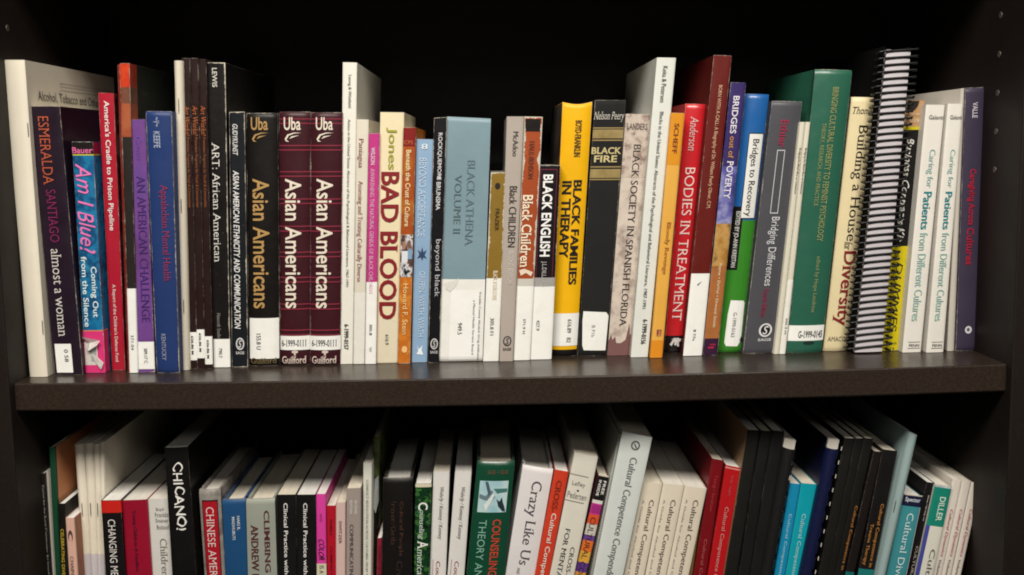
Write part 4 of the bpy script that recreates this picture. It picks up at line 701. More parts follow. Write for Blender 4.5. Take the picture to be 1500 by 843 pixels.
('booklet', 'tall cream stapled booklet, third from the left in its bundle of four', 'booklet', 'books standing on the lower shelf',
 ('lower', 'booklet', 0.066, (-0.37054, -0.06769), (-0.36498, -0.06719), (-0.37944, -0.35693), (-0.37577, -0.35645), 0.215, 0.00195, 2.4, 0.2, 0, 0, 0, ('ramp', 7, ((216, 208, 190), (224, 216, 200), (208, 200, 194)), {}), None),
 [('P', 'foot_tint', 0.3455, 0.7616, 0, 1, ('ramp', 9, ((190, 184, 188), (200, 192, 190)), {})), ('S', 'staple', 0.1829, 0.2239, 0.5)]),
('booklet', 'tall cream stapled booklet, fourth from the left in its bundle of four', 'booklet', 'books standing on the lower shelf',
 ('lower', 'booklet', 0.066, (-0.3646, -0.06597), (-0.36041, -0.06545), (-0.37861, -0.35694), (-0.37584, -0.35644), 0.215, 0.00147, 2.4, 0.2, 0, 0, 0, ('ramp', 7, ((216, 208, 190), (224, 216, 200), (208, 200, 194)), {}), None),
 [('P', 'foot_tint', 0.3497, 0.7632, 0, 1, ('ramp', 9, ((190, 184, 188), (200, 192, 190)), {})), ('S', 'staple', 0.1881, 0.2289, 0.5)]),
('paperback_book', 'black paperback with a red band at the top of its spine and white title', 'book', 'books standing on the lower shelf',
 ('lower', 'pb', 0.055, (-0.36258, -0.11473), (-0.34553, -0.11481), (-0.3626, -0.35708), (-0.34614, -0.35736), 0.15, 0.0008, 7, 0.2, 0, 0, 0, (26, 23, 23), None),
 [('P', 'head_band', 0.0011, 0.0464, -0.2, 1.2, (190, 34, 26)), ('T', 'title', 'CHANGING MENTAL HEALTH', 0.0707, 0.4818, 0.3, 0.68, (214, 210, 206), '')]),
('paperback_book', 'crimson paperback with faded dark print on a rough sticker', 'book', 'books standing on the lower shelf',
 ('lower', 'pb', 0.06, (-0.34688, -0.11672), (-0.32421, -0.11631), (-0.34635, -0.35736), (-0.32317, -0.35722), 0.15, 0.0008, 7, 0.2, 0, 0, 0, (140, 16, 42), None),
 [('T', 'title', 'Young Children & Families', 0.0367, 0.268, 0.38, 0.55, (90, 12, 44), 'b')]),
('paperback_book', 'white paperback with four small stacked names and grey title', 'book', 'books standing on the lower shelf',
 ('lower', 'pb', 0.063, (-0.32475, -0.11696), (-0.30424, -0.11711), (-0.32314, -0.35749), (-0.30268, -0.35787), 0.15, 0.0008, 7, 0.2, 0, 0, 0, (204, 202, 196), None),
 [('H', 'author_name', 'Boyd-', 0.0317, 0.0472, 0.35, 0.72, (110, 106, 102), 's'), ('H', 'author_name', 'Franklin', 0.0511, 0.0667, 0.28, 0.9, (110, 106, 102), 's'), ('H', 'author_name', 'Steiner', 0.0732, 0.0875, 0.3, 0.85, (110, 106, 102), 's'), ('H', 'author_name', 'Boland', 0.0979, 0.1135, 0.34, 0.85, (110, 106, 102), 's'), ('T', 'title', 'Children, Families and HIV', 0.15, 0.6023, 0.38, 0.72, (120, 116, 112), 's')]),
('paperback_book', 'black book with jagged white hand-cut capitals, tallest near the left', 'book', 'books standing on the lower shelf',
 ('lower', 'pb', 0.052, (-0.30402, -0.06771), (-0.28402, -0.06753), (-0.30254, -0.35787), (-0.28013, -0.35793), 0.2, 0.0008, 7, 0.2, 0, 0, 0, (22, 20, 20), None),
 [('T', 'title', 'CHICANO!', 0.0451, 0.2568, 0.28, 0.78, (230, 228, 222), 'j')]),
('hardback_book', 'marbled grey hardback with a red title panel', 'book', 'books standing on the lower shelf',
 ('lower', 'hc', 0.06, (-0.2788, -0.10927), (-0.25999, -0.10907), (-0.27494, -0.35815), (-0.25853, -0.35811), 0.155, 0.002, 2.6, 0.2, 0, 0, 0, ('ramp', 40, ((120, 114, 108), (140, 134, 128), (100, 94, 90)), {}), (170, 40, 56)),
 [('P', 'title_panel', 0.0361, 0.7166, 0.12, 0.86, (26, 22, 22)), ('P', 'title_panel', 0.0411, 0.7166, 0.16, 0.82, (158, 20, 34)), ('T', 'title', 'CHINESE AMERICAN', 0.0611, 0.4071, 0.3, 0.66, (220, 200, 196), 's')]),
('hardback_book', 'dark blue book with tiny two-line white name at its head', 'book', 'books standing on the lower shelf',
 ('lower', 'hc', 0.062, (-0.25917, -0.11936), (-0.23876, -0.11888), (-0.26012, -0.35829), (-0.24131, -0.35799), 0.15, 0.001, 2.6, 0.2, 0, 0, 0, (28, 70, 112), None),
 [('T', 'author_name', 'HAKI R.', 0.0606, 0.1156, 0.62, 0.74, (196, 204, 212), 'sb'), ('T', 'author_name', 'MADHUBUTI', 0.0633, 0.1524, 0.4, 0.52, (196, 204, 212), 'sb')]),
('hardback_book', 'grey-green book with large dark red-brown serif capitals', 'book', 'books standing on the lower shelf',
 ('lower', 'hc', 0.058, (-0.23726, -0.11823), (-0.21214, -0.11787), (-0.24184, -0.35846), (-0.21499, -0.35831), 0.16, 0.001, 2.6, 0.2, 0, 0, 0, (142, 146, 136), None),
 [('T', 'title', 'CLIMBING JACOB', 0.0407, 0.4517, 0.55, 0.8, (84, 40, 38), 'sb'), ('T', 'title', 'ANDREW BILLINGSLEY', 0.0925, 0.5048, 0.15, 0.4, (84, 40, 38), 'sb')]),
('paperback_book', 'black paperback with bold white sentence-case title, left of the matching two', 'book', 'books standing on the lower shelf',
 ('lower', 'pb', 0.058, (-0.21018, -0.11388), (-0.19345, -0.11413), (-0.21543, -0.35842), (-0.20118, -0.35878), 0.15, 0.0008, 7, 0.2, 0, 0, 0, (26, 24, 25), None),
 [('T', 'title', 'Clinical Practice with People of Color', 0.0307, 0.5148, 0.3, 0.58, (220, 218, 214), 'b')]),
('paperback_book', 'black paperback with bold white sentence-case title, right of the matching two', 'book', 'books standing on the lower shelf',
 ('lower', 'pb', 0.058, (-0.19286, -0.11427), (-0.17612, -0.11452), (-0.20056, -0.35853), (-0.18429, -0.35889), 0.15, 0.0008, 7, 0.2, 0, 0, 0, (26, 24, 25), None),
 [('T', 'title', 'Clinical Practice with People of Color', 0.0307, 0.5155, 0.3, 0.58, (220, 218, 214), 'b')]),
('paperback_book', 'thin hot pink paperback with black scrawl and cream foot', 'book', 'books standing on the lower shelf',
 ('lower', 'pb', 0.058, (-0.1755, -0.11404), (-0.16725, -0.11423), (-0.18268, -0.35872), (-0.17376, -0.35896), 0.15, 0.0008, 7, 0.2, 0, 0, 0, (206, 62, 150), None),
 [('T', 'author_name', 'WHITE', 0.0711, 0.1016, 0.35, 0.62, (150, 40, 110), ''), ('P', 'foot_band', 0.2604, 0.7145, 0, 1.02, (200, 196, 170)), ('T', 'title', 'COLOR', 0.168, 0.2449, 0.2, 0.85, (56, 20, 46), 'k'), ('T', 'title', 'IS A W', 0.2655, 0.3223, 0.3, 0.75, (70, 60, 60), 's')]),
('paperback_book', 'thin scarlet paperback with dark red faded lettering', 'book', 'books standing on the lower shelf',
 ('lower', 'pb', 0.06, (-0.16723, -0.12545), (-0.15912, -0.12563), (-0.17238, -0.35879), (-0.16549, -0.35899), 0.15, 0.0008, 7, 0.2, 0, 0, 0, (168, 18, 38), None),
 [('T', 'author_name', 'THOMAS A.', 0.0508, 0.1151, 0.35, 0.62, (110, 10, 26), 'b'), ('T', 'title', 'COMING OF AGE', 0.1582, 0.3478, 0.35, 0.62, (110, 10, 26), 'b')]),
('paperback_book', 'thin pink-grey paperback with small dark capitals, just right of the scarlet one', 'book', 'books standing on the lower shelf',
 ('lower', 'pb', 0.06, (-0.15873, -0.12315), (-0.1503, -0.12272), (-0.16704, -0.359), (-0.15942, -0.35861), 0.16, 0.0008, 7, 0.2, 0, 0, 0, (200, 172, 166), None),
 [('T', 'author_name', 'SWITZER', 0.0701, 0.1577, 0.32, 0.62, (96, 76, 74), '')]),
('paperback_book', 'taupe paperback with two short white lines above dark capitals', 'book', 'books standing on the lower shelf',
 ('lower', 'pb', 0.06, (-0.14898, -0.11031), (-0.13636, -0.10997), (-0.15839, -0.35905), (-0.14536, -0.35878), 0.17, 0.0008, 7, 0.2, 0, 0, 0, (150, 138, 132), None),
 [('T', 'edition', 'SECOND', 0.0437, 0.0963, 0.58, 0.76, (214, 208, 204), 'b'), ('T', 'edition', 'EDITION', 0.0437, 0.0938, 0.24, 0.42, (214, 208, 204), 'b'), ('T', 'title', 'COMMUNICATING IN GROUPS', 0.1315, 0.4669, 0.24, 0.5, (80, 70, 70), '')]),
('paperback_book', 'tall narrow white book with tiny grey serif capitals', 'book', 'books standing on the lower shelf',
 ('lower', 'pb', 0.066, (-0.13428, -0.08948), (-0.12656, -0.08933), (-0.14374, -0.35913), (-0.13702, -0.35902), 0.2, 0.0008, 7, 0.2, 0, 0, 0, (206, 206, 194), None),
 [('T', 'title', 'CONFLICT RESOLUTION ACROSS CULTURES: FROM TALKING IT OUT TO THIRD PARTY', 0.0559, 0.5902, 0.35, 0.62, (90, 90, 84), 's')]),
('booklet', 'tall narrow leafy green picture booklet beside thick black book', 'booklet', 'books standing on the lower shelf',
 ('lower', 'booklet', 0.085, (-0.12662, -0.07053), (-0.12108, -0.07002), (-0.13832, -0.35916), (-0.13362, -0.35866), 0.215, 0.00194, 2.4, 0.2, 0, 0, 0, ('ramp', 45, ((60, 70, 36), (96, 110, 62), (30, 34, 24)), {}), None),
 [('PN', 'lower_print', 0.1326, 0.8093, 0, 1, (26, 26, 24)), ('G', 'photo_scrap', [(0.3, 0.137), (0.9, 0.126), (0.95, 0.2099), (0.5, 0.2476), (0.2, 0.232)], (170, 172, 172))]),
('booklet', 'short red sliver of a booklet standing left of the thick black book', 'booklet', 'books standing on the lower shelf',
 ('lower', 'booklet', 0.062, (-0.12359, -0.15722), (-0.11933, -0.15669), (-0.13336, -0.35918), (-0.12893, -0.35867), 0.14, 0.00149, 2.4, 0.2, 0, 0, 0, (130, 34, 48), None),
 [('T', 'title', 'DIVERSITY IN SOCIAL WORK', 0.0359, 0.2871, 0.35, 0.7, (90, 20, 34), '')]),
('hardback_book', 'thick black hardback with worn unreadable dim lettering', 'book', 'books standing on the lower shelf',
 ('lower', 'hc', 0.06, (-0.11661, -0.10234), (-0.09078, -0.10229), (-0.12729, -0.35921), (-0.09936, -0.35927), 0.15, 0.002, 2.6, 0.2, 0, 0, 0, (26, 23, 22), None),
 [('T', 'title', 'Cultural People', 0.081, 0.2762, 0.55, 0.7, (88, 56, 44), 'sw'), ('T', 'title', 'Inner/Grils', 0.081, 0.2345, 0.3, 0.45, (80, 50, 40), 'sw'), ('T', 'title', 'Cross', 0.2934, 0.3871, 0.5, 0.68, (70, 52, 46), 'sw')]),
('paperback_book', 'dark green jungle print paperback with white italic title', 'book', 'books standing on the lower shelf',
 ('lower', 'pb', 0.06, (-0.08815, -0.10732), (-0.07407, -0.10732), (-0.09876, -0.35932), (-0.08567, -0.35937), 0.15, 0.0008, 7, 0.2, 0, 0, 0, ('ramp', 110, ((6, 26, 16), (16, 64, 30), (8, 40, 26), (60, 112, 50), (10, 40, 54)), {}), None),
 [('P', 'head_edge', 0.0006, 0.0129, -0.02, 1.02, (200, 196, 170)), ('T', 'title', 'C', 0.0672, 0.0945, 0.2, 0.8, (226, 228, 222), 'sb'), ('T', 'title', 'ounseling', 0.0945, 0.2013, 0.2, 0.6, (206, 220, 206), 'si'), ('T', 'title', 'A', 0.2063, 0.2363, 0.2, 0.85, (226, 228, 222), 'sb'), ('T', 'title', 'merican Indians', 0.2363, 0.4528, 0.2, 0.6, (206, 220, 206), 'si')]),
('paperback_book', 'white paperback with grey italic names and red title start, left of the pair', 'book', 'books standing on the lower shelf',
 ('lower', 'pb', 0.064, (-0.07223, -0.0977), (-0.05806, -0.09851), (-0.0877, -0.35855), (-0.07311, -0.3594), 0.15, 0.0008, 7, 0.2, 0, 0, 0, (210, 208, 204), None),
 [('T', 'author_name', 'Wehrly / Kenney / Kenney', 0.0515, 0.2367, 0.38, 0.68, (96, 92, 90), 'si'), ('P', 'rule_line', 0.3095, 0.7536, 0.16, 0.19, (140, 60, 66)), ('T', 'title', 'Counseling Multiracial Families', 0.3144, 0.7036, 0.28, 0.62, (150, 52, 60), 's')]),
('paperback_book', 'white paperback with grey italic names and red title start, right of the pair', 'book', 'books standing on the lower shelf',
 ('lower', 'pb', 0.064, (-0.05317, -0.09874), (-0.03863, -0.09956), (-0.07739, -0.35858), (-0.06179, -0.35943), 0.15, 0.0008, 7, 0.2, 0, 0, 0, (210, 208, 204), None),
 [('T', 'author_name', 'Wehrly / Kenney / Kenney', 0.0493, 0.2352, 0.38, 0.68, (96, 92, 90), 'si'), ('P', 'rule_line', 0.3082, 0.7538, 0.16, 0.19, (140, 60, 66)), ('T', 'title', 'Counseling Multiracial Families', 0.3131, 0.7037, 0.28, 0.62, (150, 52, 60), 's')]),
('hardback_book', 'wide dark green hardback with a square picture of hands on its spine', 'book', 'books standing on the lower shelf',
 ('lower', 'hc', 0.055, (-0.03305, -0.08755), (-0.0002, -0.08826), (-0.06364, -0.35871), (-0.02917, -0.35948), 0.17, 0.003, 2.6, 0.2, 0.7, 0, 0, (16, 72, 50), None),
 [('H', 'edition', 'SUE • SUE', 0.0261, 0.0397, 0.3, 0.85, (96, 76, 56), 'b'), ('P', 'spine_picture', 0.0624, 0.1674, 0.12, 0.88, ('ramp', 14, ((150, 196, 200), (184, 206, 206), (126, 176, 190)), {})), ('G', 'spine_picture', [(0.14, 0.1057), (0.3, 0.1125), (0.46, 0.092), (0.56, 0.1148), (0.46, 0.1285), (0.3, 0.1262), (0.14, 0.1194)], (96, 118, 124)), ('G', 'spine_picture', [(0.26, 0.0647), (0.34, 0.0647), (0.44, 0.1011), (0.38, 0.1125)], (70, 84, 96)), ('G', 'spine_picture', [(0.5, 0.0875), (0.86, 0.0875), (0.86, 0.0989), (0.6, 0.1034)], (60, 110, 106)), ('G', 'spine_picture', [(0.6, 0.1217), (0.68, 0.1308), (0.74, 0.1171), (0.78, 0.1354), (0.82, 0.1468), (0.86, 0.1651), (0.78, 0.1628), (0.66, 0.1468)], (36, 52, 66)), ('G', 'spine_picture', [(0.28, 0.1422), (0.5, 0.1011), (0.54, 0.1103), (0.34, 0.1651)], (206, 214, 214)), ('T', 'title', 'COUNSELING THE CULTURALLY DIVERSE', 0.1904, 0.7731, 0.56, 0.78, (186, 66, 48), 'b'), ('T', 'subtitle', 'THEORY AND PRACTICE', 0.1926, 0.5834, 0.2, 0.4, (120, 168, 150), '')]),
('hardback_book', 'white jacketed book with thin grey-violet title, leaning right', 'book', 'books standing on the lower shelf',
 ('lower', 'hc', 0.06, (0.00691, -0.09266), (0.03369, -0.09758), (-0.03724, -0.35455), (-0.01448, -0.3595), 0.15, 0.0015, 2.6, 0.2, 0, 0, 0, (210, 206, 206), None),
 [('T', 'title', 'Crazy Like Us', 0.0461, 0.3375, 0.28, 0.72, (78, 66, 76), 's'), ('T', 'subtitle', 'AND THE', 0.3496, 0.3931, 0.36, 0.46, (90, 90, 90), '')]),
('paperback_book', 'orange-red paperback with white bold title, leaning right', 'book', 'books standing on the lower shelf',
 ('lower', 'pb', 0.058, (0.03509, -0.0964), (0.04712, -0.09883), (-0.01606, -0.35706), (-0.00259, -0.3595), 0.16, 0.0008, 7, 0.2, 0, 0, 0, (192, 58, 36), None),
 [('T', 'title', 'CROSS-', 0.0338, 0.1433, 0.25, 0.66, (126, 44, 24), 'b'), ('T', 'title', 'Cultural Competence in Practice', 0.1481, 0.5795, 0.25, 0.7, (220, 206, 196), 'b')]),
('paperback_book', 'tall white book with two stacked names between grey rules', 'book', 'books standing on the lower shelf',
 ('lower', 'pb', 0.056, (0.05236, -0.08075), (0.07294, -0.08582), (-0.00376, -0.35443), (0.01708, -0.35949), 0.18, 0.0008, 7, 0.2, 0, 0, 0, (206, 202, 190), None),
 [('P', 'rule_line', 0.068, 0.0714, 0.0, 0.78, (130, 126, 116)), ('P', 'rule_line', 0.1539, 0.1573, 0, 0.8, (130, 126, 116)), ('H', 'author_name', 'Lefley', 0.0883, 0.1063, 0.15, 0.7, (140, 136, 130), ''), ('O', 'ornament', 0.1154, 0.1222, 0.4, 0.5, (60, 60, 60)), ('H', 'author_name', 'Pedersen', 0.1244, 0.1448, 0.05, 0.85, (140, 136, 130), ''), ('T', 'title', 'CROSS-CULTURAL TRAINING', 0.3019, 0.6728, 0.62, 0.8, (64, 60, 56), 's'), ('T', 'title', 'FOR MENTAL HEALTH', 0.2448, 0.5442, 0.26, 0.46, (64, 60, 56), 's')]),
('paperback_book', 'thin patchwork-coloured paperback with a black head, leaning right', 'book', 'books standing on the lower shelf',
 ('lower', 'pb', 0.06, (0.07385, -0.10344), (0.08262, -0.1055), (0.01294, -0.35744), (0.02276, -0.35948), 0.16, 0.0008, 7, 0.2, 0, 0, 0, (120, 60, 70), None),
 [('P', 'head_band', -0.0061, 0.0844, -0.02, 1.02, (26, 24, 24)), ('T', 'notice', 'FREE', 0.0134, 0.0623, 0.6, 0.86, (220, 216, 210), 'b'), ('T', 'notice', 'INSIDE', 0.0134, 0.0697, 0.16, 0.42, (220, 216, 210), 'b'), ('P', 'colour_block', 0.0844, 0.0966, -0.02, 1.02, (200, 196, 190)), ('P', 'colour_block', 0.0966, 0.136, -0.02, 1.02, (176, 50, 128)), ('P', 'colour_block', 0.136, 0.1704, -0.02, 1.02, (196, 76, 40)), ('P', 'colour_block', 0.1704, 0.2099, -0.02, 1.02, (186, 180, 170)), ('P', 'colour_block', 0.2099, 0.2297, -0.02, 1.02, (96, 60, 130)), ('P', 'colour_block', 0.2297, 0.2694, -0.02, 1.02, (204, 104, 40)), ('P', 'colour_block', 0.2694, 0.3091, -0.02, 1.02, (200, 150, 60)), ('P', 'colour_block', 0.3091, 0.3439, -0.02, 1.02, (84, 50, 120)), ('P', 'colour_block', 0.3439, 0.7528, -0.02, 1.02, (196, 140, 60)), ('P', 'colour_block', 0.1015, 0.131, 0.12, 0.17, (110, 30, 100)), ('P', 'colour_block', 0.1015, 0.131, 0.25, 0.30000000000000004, (110, 30, 100)), ('P', 'colour_block', 0.1015, 0.131, 0.38, 0.43000000000000005, (110, 30, 100)), ('P', 'colour_block', 0.1015, 0.131, 0.51, 0.56, (110, 30, 100)), ('P', 'colour_block', 0.1015, 0.131, 0.64, 0.6900000000000001, (110, 30, 100)), ('P', 'colour_block', 0.1015, 0.131, 0.77, 0.8200000000000001, (110, 30, 100)), ('P', 'colour_block', 0.1015, 0.131, 0.9, 0.9500000000000001, (110, 30, 100)), ('T', 'title', 'CULTURAL COMPETENCE', 0.1458, 0.4992, 0.2, 0.72, (50, 30, 40), '')]),
('paperback_book', 'very thin grey booklet pressed against the tall pale grey book', 'book', 'books standing on the lower shelf',
 ('lower', 'pb', 0.06, (0.09182, -0.06604), (0.09454, -0.06548), (0.03385, -0.35948), (0.03615, -0.35892), 0.2, 0.0008, 7, 0.2, 0, 0, 0, (176, 178, 170), None),
 []),
('paperback_book', 'tall pale grey-white book with thin grey title and round logo, leaning right', 'book', 'books standing on the lower shelf',
 ('lower', 'pb', 0.05, (0.09392, -0.06102), (0.11994, -0.06736), (0.03466, -0.35313), (0.05949, -0.35944), 0.2, 0.0008, 7, 0.2, 0, 0, 0, (198, 204, 200), None),
 [('O', 'publisher_logo', 0.0192, 0.0484, 0.36, 0.66, (90, 90, 88)), ('O', 'publisher_logo', 0.024, 0.0436, 0.41, 0.61, (198, 204, 200)), ('G', 'publisher_logo', [(0.42, 0.0255), (0.5, 0.0297), (0.6, 0.0422), (0.52, 0.0401)], (90, 90, 88)), ('T', 'title', 'Cultural Competence Compendium', 0.0693, 0.4681, 0.34, 0.66, (112, 116, 114), '')]),
('paperback_book', 'cream paperback with grey-brown wide title, left of the three alike', 'book', 'books standing on the lower shelf',
 ('lower', 'pb', 0.058, (0.11294, -0.10991), (0.13026, -0.11185), (0.06304, -0.35749), (0.08244, -0.35937), 0.16, 0.0008, 7, 0.2, 0, 0, 0, (210, 200, 182), None),
 [('T', 'title', 'Cultural Competence for Health Administration', 0.0596, 0.7476, 0.42, 0.74, (104, 88, 78), ''), ('T', 'subtitle', 'A Guide for Alcohol and Other Drug Abuse Prevention', 0.0596, 0.6431, 0.12, 0.24, (150, 146, 142), '')]),
('paperback_book', 'cream paperback with grey-brown wide title, middle of the three alike', 'book', 'books standing on the lower shelf',
 ('lower', 'pb', 0.058, (0.13087, -0.11155), (0.14979, -0.11353), (0.08437, -0.35739), (0.10189, -0.35931), 0.16, 0.0008, 7, 0.2, 0, 0, 0, (210, 200, 182), None),
 [('T', 'title', 'Cultural Competence for Health Administration', 0.055, 0.7482, 0.42, 0.74, (104, 88, 78), ''), ('T', 'subtitle', 'A Guide for Alcohol and Other Drug Abuse Prevention', 0.055, 0.6429, 0.12, 0.24, (150, 146, 142), '')]),
('paperback_book', 'cream paperback with grey-brown wide title, right of the three alike', 'book', 'books standing on the lower shelf',
 ('lower', 'pb', 0.058, (0.15016, -0.11423), (0.16967, -0.11703), (0.10327, -0.3565), (0.12175, -0.35924), 0.16, 0.0008, 7, 0.2, 0, 0, 0, (210, 200, 182), None),
 [('T', 'title', 'Cultural Competence for Health Administration', 0.0449, 0.7487, 0.42, 0.74, (104, 88, 78), ''), ('T', 'subtitle', 'A Guide for Alcohol and Other Drug Abuse Prevention', 0.0449, 0.6417, 0.12, 0.24, (150, 146, 142), '')]),
('booklet', 'thin tan booklet between cream and dark red spines', 'booklet', 'books standing on the lower shelf',
 ('lower', 'booklet', 0.07, (0.1646, -0.15283), (0.16831, -0.15356), (0.13315, -0.35846), (0.13631, -0.35918), 0.15, 0.0013, 2.4, 0.2, 0, 0, 0, (160, 128, 74), None),
 []),
('paperback_book', 'dark red paperback with dull reddish lettering, leaning right', 'book', 'books standing on the lower shelf',
 ('lower', 'pb', 0.062, (0.17509, -0.09068), (0.18551, -0.09277), (0.136, -0.35708), (0.14767, -0.3591), 0.16, 0.0008, 7, 0.2, 0, 0, 0, (110, 14, 22), None),
 [('T', 'author_name', 'Tseng / Streltzer', 0.0525, 0.1794, 0.36, 0.66, (170, 60, 56), 's'), ('T', 'title', 'Cultural Competence in Clinical Psychiatry', 0.2741, 0.7564, 0.3, 0.62, (176, 90, 84), 's')]),
('paperback_book', 'bright red paperback with thin pale line near its head', 'book', 'books standing on the lower shelf',
 ('lower', 'pb', 0.06, (0.18699, -0.09627), (0.20064, -0.09937), (0.14741, -0.35601), (0.1621, -0.35903), 0.16, 0.0008, 7, 0.2, 0, 0, 0, (168, 20, 26), None),
 [('P', 'rule_line', 0.0054, 0.0102, -0.02, 1.02, (206, 130, 120)), ('T', 'author_name', 'Perez / Luquis', 0.0317, 0.1013, 0.38, 0.6, (186, 80, 76), ''), ('T', 'title', 'Cultural Competence in Health Education', 0.1423, 0.5876, 0.3, 0.6, (206, 150, 144), 's')]),
('paperback_book', 'tall blank black spine with a beige left cover, leftmost of three', 'book', 'books standing on the lower shelf',
 ('lower', 'pb', 0.055, (0.20511, -0.06343), (0.21572, -0.06427), (0.16152, -0.3582), (0.17341, -0.35895), 0.215, 0.0008, 7, 0.2, 0, 0, 0, (34, 33, 31), None),
 [('PDL', 'cover_print', -0.001, 0.8126, 0.0005, 0.2, (150, 120, 92))]),
('paperback_book', 'tall blank black spine, second from the left in the black set', 'book', 'books standing on the lower shelf',
 ('lower', 'pb', 0.055, (0.21657, -0.06429), (0.22605, -0.0651), (0.17537, -0.35814), (0.18598, -0.35888), 0.215, 0.0008, 7, 0.2, 0, 0, 0, (32, 31, 30), None),
 []),
('paperback_book', 'tall blank black spine, third from the left in the black set', 'book', 'books standing on the lower shelf',
 ('lower', 'pb', 0.055, (0.22682, -0.0645), (0.23739, -0.06534), (0.18672, -0.35804), (0.1957, -0.35883), 0.215, 0.0008, 7, 0.2, 0, 0, 0, (32, 31, 30), None),
 []),
('comb_bound_book', 'black comb bound volume right of the blank black spines with a bright page top', 'book', 'books standing on the lower shelf',
 ('lower', 'comb', 0.05, (0.23702, -0.07076), (0.24938, -0.07348), (0.19137, -0.35613), (0.20188, -0.35878), 0.215, 0.004, 3, 0.2, 0, 0, 0, (22, 21, 21), None),
 []),
('paperback_book', 'blue-cyan thin paperback partly behind the black comb binding', 'book', 'books standing on the lower shelf',
 ('lower', 'pb', 0.058, (0.24414, -0.11344), (0.2533, -0.11458), (0.20647, -0.3576), (0.21673, -0.35866), 0.15, 0.0008, 7, 0.2, 0, 0, 0, (20, 128, 168), None),
 [('T', 'title', 'Cultural Competence in Social Work', 0.1132, 0.5478, 0.3, 0.62, (170, 214, 226), 's')]),
('paperback_book', 'turquoise paperback with pale serif title', 'book', 'books standing on the lower shelf',
 ('lower', 'pb', 0.058, (0.2539, -0.11366), (0.26795, -0.11522), (0.21751, -0.35709), (0.22945, -0.35857), 0.15, 0.0008, 7, 0.2, 0, 0, 0, (12, 146, 162), None),
 [('T', 'title', 'Cultural Competence in Social Work', 0.113, 0.5489, 0.3, 0.62, (176, 220, 222), 's')]),
('comb_bound_book', 'navy comb bound volume with white dashes along its right side', 'book', 'books standing on the lower shelf',
 ('lower', 'comb', 0.05, (0.27612, -0.07221), (0.2879, -0.07368), (0.22188, -0.35714), (0.23506, -0.35849), 0.215, 0.004, 5, 0.2, 0, 0, 0, (12, 18, 54), None),
 []),
('paperback_book', 'black spine next to the navy comb binding, white page top', 'book', 'books standing on the lower shelf',
 ('lower', 'pb', 0.055, (0.29101, -0.07263), (0.30011, -0.07313), (0.24281, -0.35795), (0.25054, -0.3584), 0.2, 0.0008, 7, 0.2, 0, 0, 0, (34, 32, 30), None),
 []),
('paperback_book', 'black spine in the middle of three with white page tops', 'book', 'books standing on the lower shelf',
 ('lower', 'pb', 0.055, (0.3007, -0.07284), (0.30798, -0.0733), (0.24865, -0.35793), (0.25484, -0.35836), 0.2, 0.0008, 7, 0.2, 0, 0, 0, (32, 30, 28), None),
 []),
('paperback_book', 'black spine with gold words low down and a teal foot', 'book', 'books standing on the lower shelf',
 ('lower', 'pb', 0.055, (0.30858, -0.073), (0.31648, -0.07379), (0.25268, -0.35758), (0.26152, -0.35825), 0.2, 0.0008, 7, 0.2, 0, 0, 0, (32, 30, 28), None),
 [('T', 'title', 'Cultural Competence in', 0.2144, 0.4221, 0.5, 0.85, (186, 124, 58), 's')]),
('paperback_book', 'brownish black spine set a little lower than its neighbours', 'book', 'books standing on the lower shelf',
 ('lower', 'pb', 0.057, (0.31779, -0.0855), (0.32518, -0.08659), (0.26305, -0.35718), (0.27133, -0.35811), 0.18, 0.0008, 7, 0.2, 0, 0, 0, (34, 28, 27), None),
 [('P', 'foot_band', 0.4065, 0.7902, -0.02, 1.02, (20, 96, 96))]),
('paperback_book', 'black book with two lines of gold words beside the pale teal spine', 'book', 'books standing on the lower shelf',
 ('lower', 'pb', 0.055, (0.32493, -0.08355), (0.33803, -0.08538), (0.27942, -0.35628), (0.2941, -0.35786), 0.18, 0.0008, 7, 0.2, 0, 0, 0, (28, 25, 25), None),
 [('T', 'title', 'Cultural Competence in', 0.1782, 0.3929, 0.5, 0.76, (196, 134, 62), 's'), ('T', 'title', 'Trauma Therapy', 0.2471, 0.3859, 0.1, 0.34, (196, 134, 62), 's'), ('P', 'foot_band', 0.3999, 0.7911, -0.02, 1.02, (24, 110, 108))]),
('booklet', 'tall pale teal-grey stapled booklet leaning over the black books', 'booklet', 'books standing on the lower shelf',
 ('lower', 'booklet', 0.048, (0.34571, -0.06702), (0.35321, -0.07024), (0.29133, -0.35476), (0.29771, -0.35793), 0.215, 0.00263, 2.4, 0.2, 0, 0, 0, (140, 160, 160), None),
 [('S', 'staple', 0.2104, 0.2471, 0.2)]),
('paperback_book', 'teal paperback with navy head band and large white serif title', 'book', 'books standing on the lower shelf',
 ('lower', 'pb', 0.055, (0.34468, -0.12536), (0.36169, -0.12794), (0.30345, -0.35528), (0.32249, -0.35764), 0.16, 0.0008, 7, 0.2, 0, 0, 0, (58, 132, 140), None),
 [('P', 'head_band', -0.0048, 0.0414, -0.02, 1.02, (26, 30, 62)), ('H', 'author_name', 'Spector', 0.0061, 0.0278, 0.12, 0.9, (206, 210, 222), 'b'), ('T', 'title', 'Cultural Diversity in Health', 0.0687, 0.6165, 0.28, 0.72, (206, 226, 228), 's'), ('P', 'edge_line', 0.0414, 0.7576, 0.97, 1.02, (206, 206, 206))]),
('paperback_book', 'thin black paperback with tiny white print beside the teal headed one', 'book', 'books standing on the lower shelf',
 ('lower', 'pb', 0.062, (0.36799, -0.11649), (0.37528, -0.11759), (0.32533, -0.35651), (0.33263, -0.35753), 0.17, 0.0008, 7, 0.2, 0, 0, 0, (28, 26, 28), None),
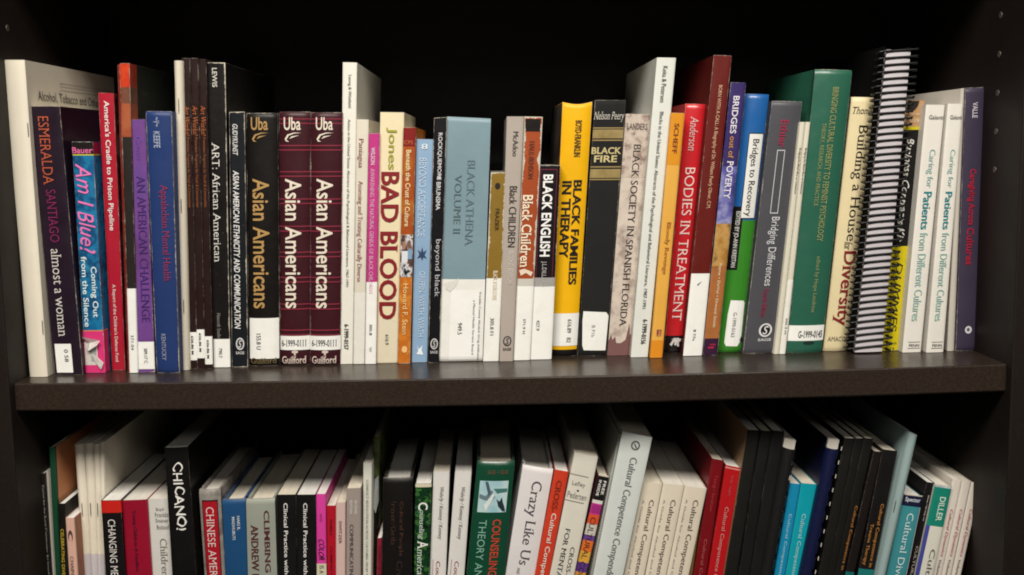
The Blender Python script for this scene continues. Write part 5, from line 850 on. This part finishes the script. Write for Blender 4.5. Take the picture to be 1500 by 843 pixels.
 [('T', 'author_name', 'Dana / Gil-Gay Liu', 0.049, 0.1462, 0.4, 0.6, (190, 186, 180), 'b'), ('T', 'title', 'CULTURAL DIVERSITY', 0.2439, 0.5243, 0.3, 0.6, (170, 160, 150), '')]),
('paperback_book', 'white paperback with a teal upper block and map picture at its head', 'book', 'books standing on the lower shelf',
 ('lower', 'pb', 0.058, (0.37397, -0.1182), (0.38889, -0.12073), (0.33075, -0.35502), (0.34747, -0.35725), 0.17, 0.0008, 7, 0.2, 0, 0, 0, (206, 204, 192), None),
 [('P', 'teal_block', 0.0033, 0.1545, -0.02, 1.02, (22, 122, 104)), ('P', 'head_picture', -0.0046, 0.0059, -0.02, 1.02, ('ramp', 60, ((80, 140, 170), (190, 200, 200), (60, 110, 130)), {})), ('T', 'author_name', 'DILLER', 0.0403, 0.1332, 0.42, 0.76, (200, 220, 206), 'b'), ('P', 'side_strip', 0.1545, 0.7757, -0.02, 0.2, (62, 66, 140)), ('T', 'title', 'Cultural Diversity', 0.2426, 0.6655, 0.42, 0.82, (96, 96, 92), '')]),
('paperback_book', 'ivory booklet with red-pink lettering at the lower right end, first of three', 'book', 'books standing on the lower shelf',
 ('lower', 'pb', 0.062, (0.39131, -0.1148), (0.39955, -0.11624), (0.34952, -0.35588), (0.35728, -0.35722), 0.17, 0.0008, 7, 0.2, 0, 0, 0, (206, 198, 188), None),
 [('T', 'title', 'Cultural Dynamics', 0.1096, 0.2911, 0.28, 0.68, (176, 66, 86), 'i'), ('T', 'volume_number', 'Volume', 0.3043, 0.3706, 0.3, 0.58, (90, 80, 80), 'i')]),
('paperback_book', 'ivory booklet with red-pink lettering at the lower right end, second of three', 'book', 'books standing on the lower shelf',
 ('lower', 'pb', 0.062, (0.40016, -0.11594), (0.40778, -0.11737), (0.35759, -0.35579), (0.36614, -0.3571), 0.17, 0.0008, 7, 0.2, 0, 0, 0, (206, 198, 188), None),
 [('T', 'title', 'Cultural Dynamics', 0.1062, 0.2887, 0.28, 0.68, (176, 66, 86), 'i'), ('T', 'volume_number', 'Volume', 0.302, 0.3687, 0.3, 0.58, (90, 80, 80), 'i')]),
('paperback_book', 'ivory booklet with red-pink lettering at the lower right end, third of three', 'book', 'books standing on the lower shelf',
 ('lower', 'pb', 0.062, (0.40834, -0.11738), (0.41701, -0.11852), (0.36757, -0.35595), (0.37494, -0.357), 0.17, 0.0008, 7, 0.2, 0, 0, 0, (206, 198, 188), None),
 [('T', 'title', 'Cultural Dynamics', 0.1022, 0.2857, 0.28, 0.68, (176, 66, 86), 'i'), ('T', 'volume_number', 'Volume', 0.2991, 0.3661, 0.3, 0.58, (90, 80, 80), 'i')]),
]
for name, label, cat, group, spec, items in BOOKS:
    bk = Book(spec); bk.build(name, label, cat, group); add_items(bk, items)
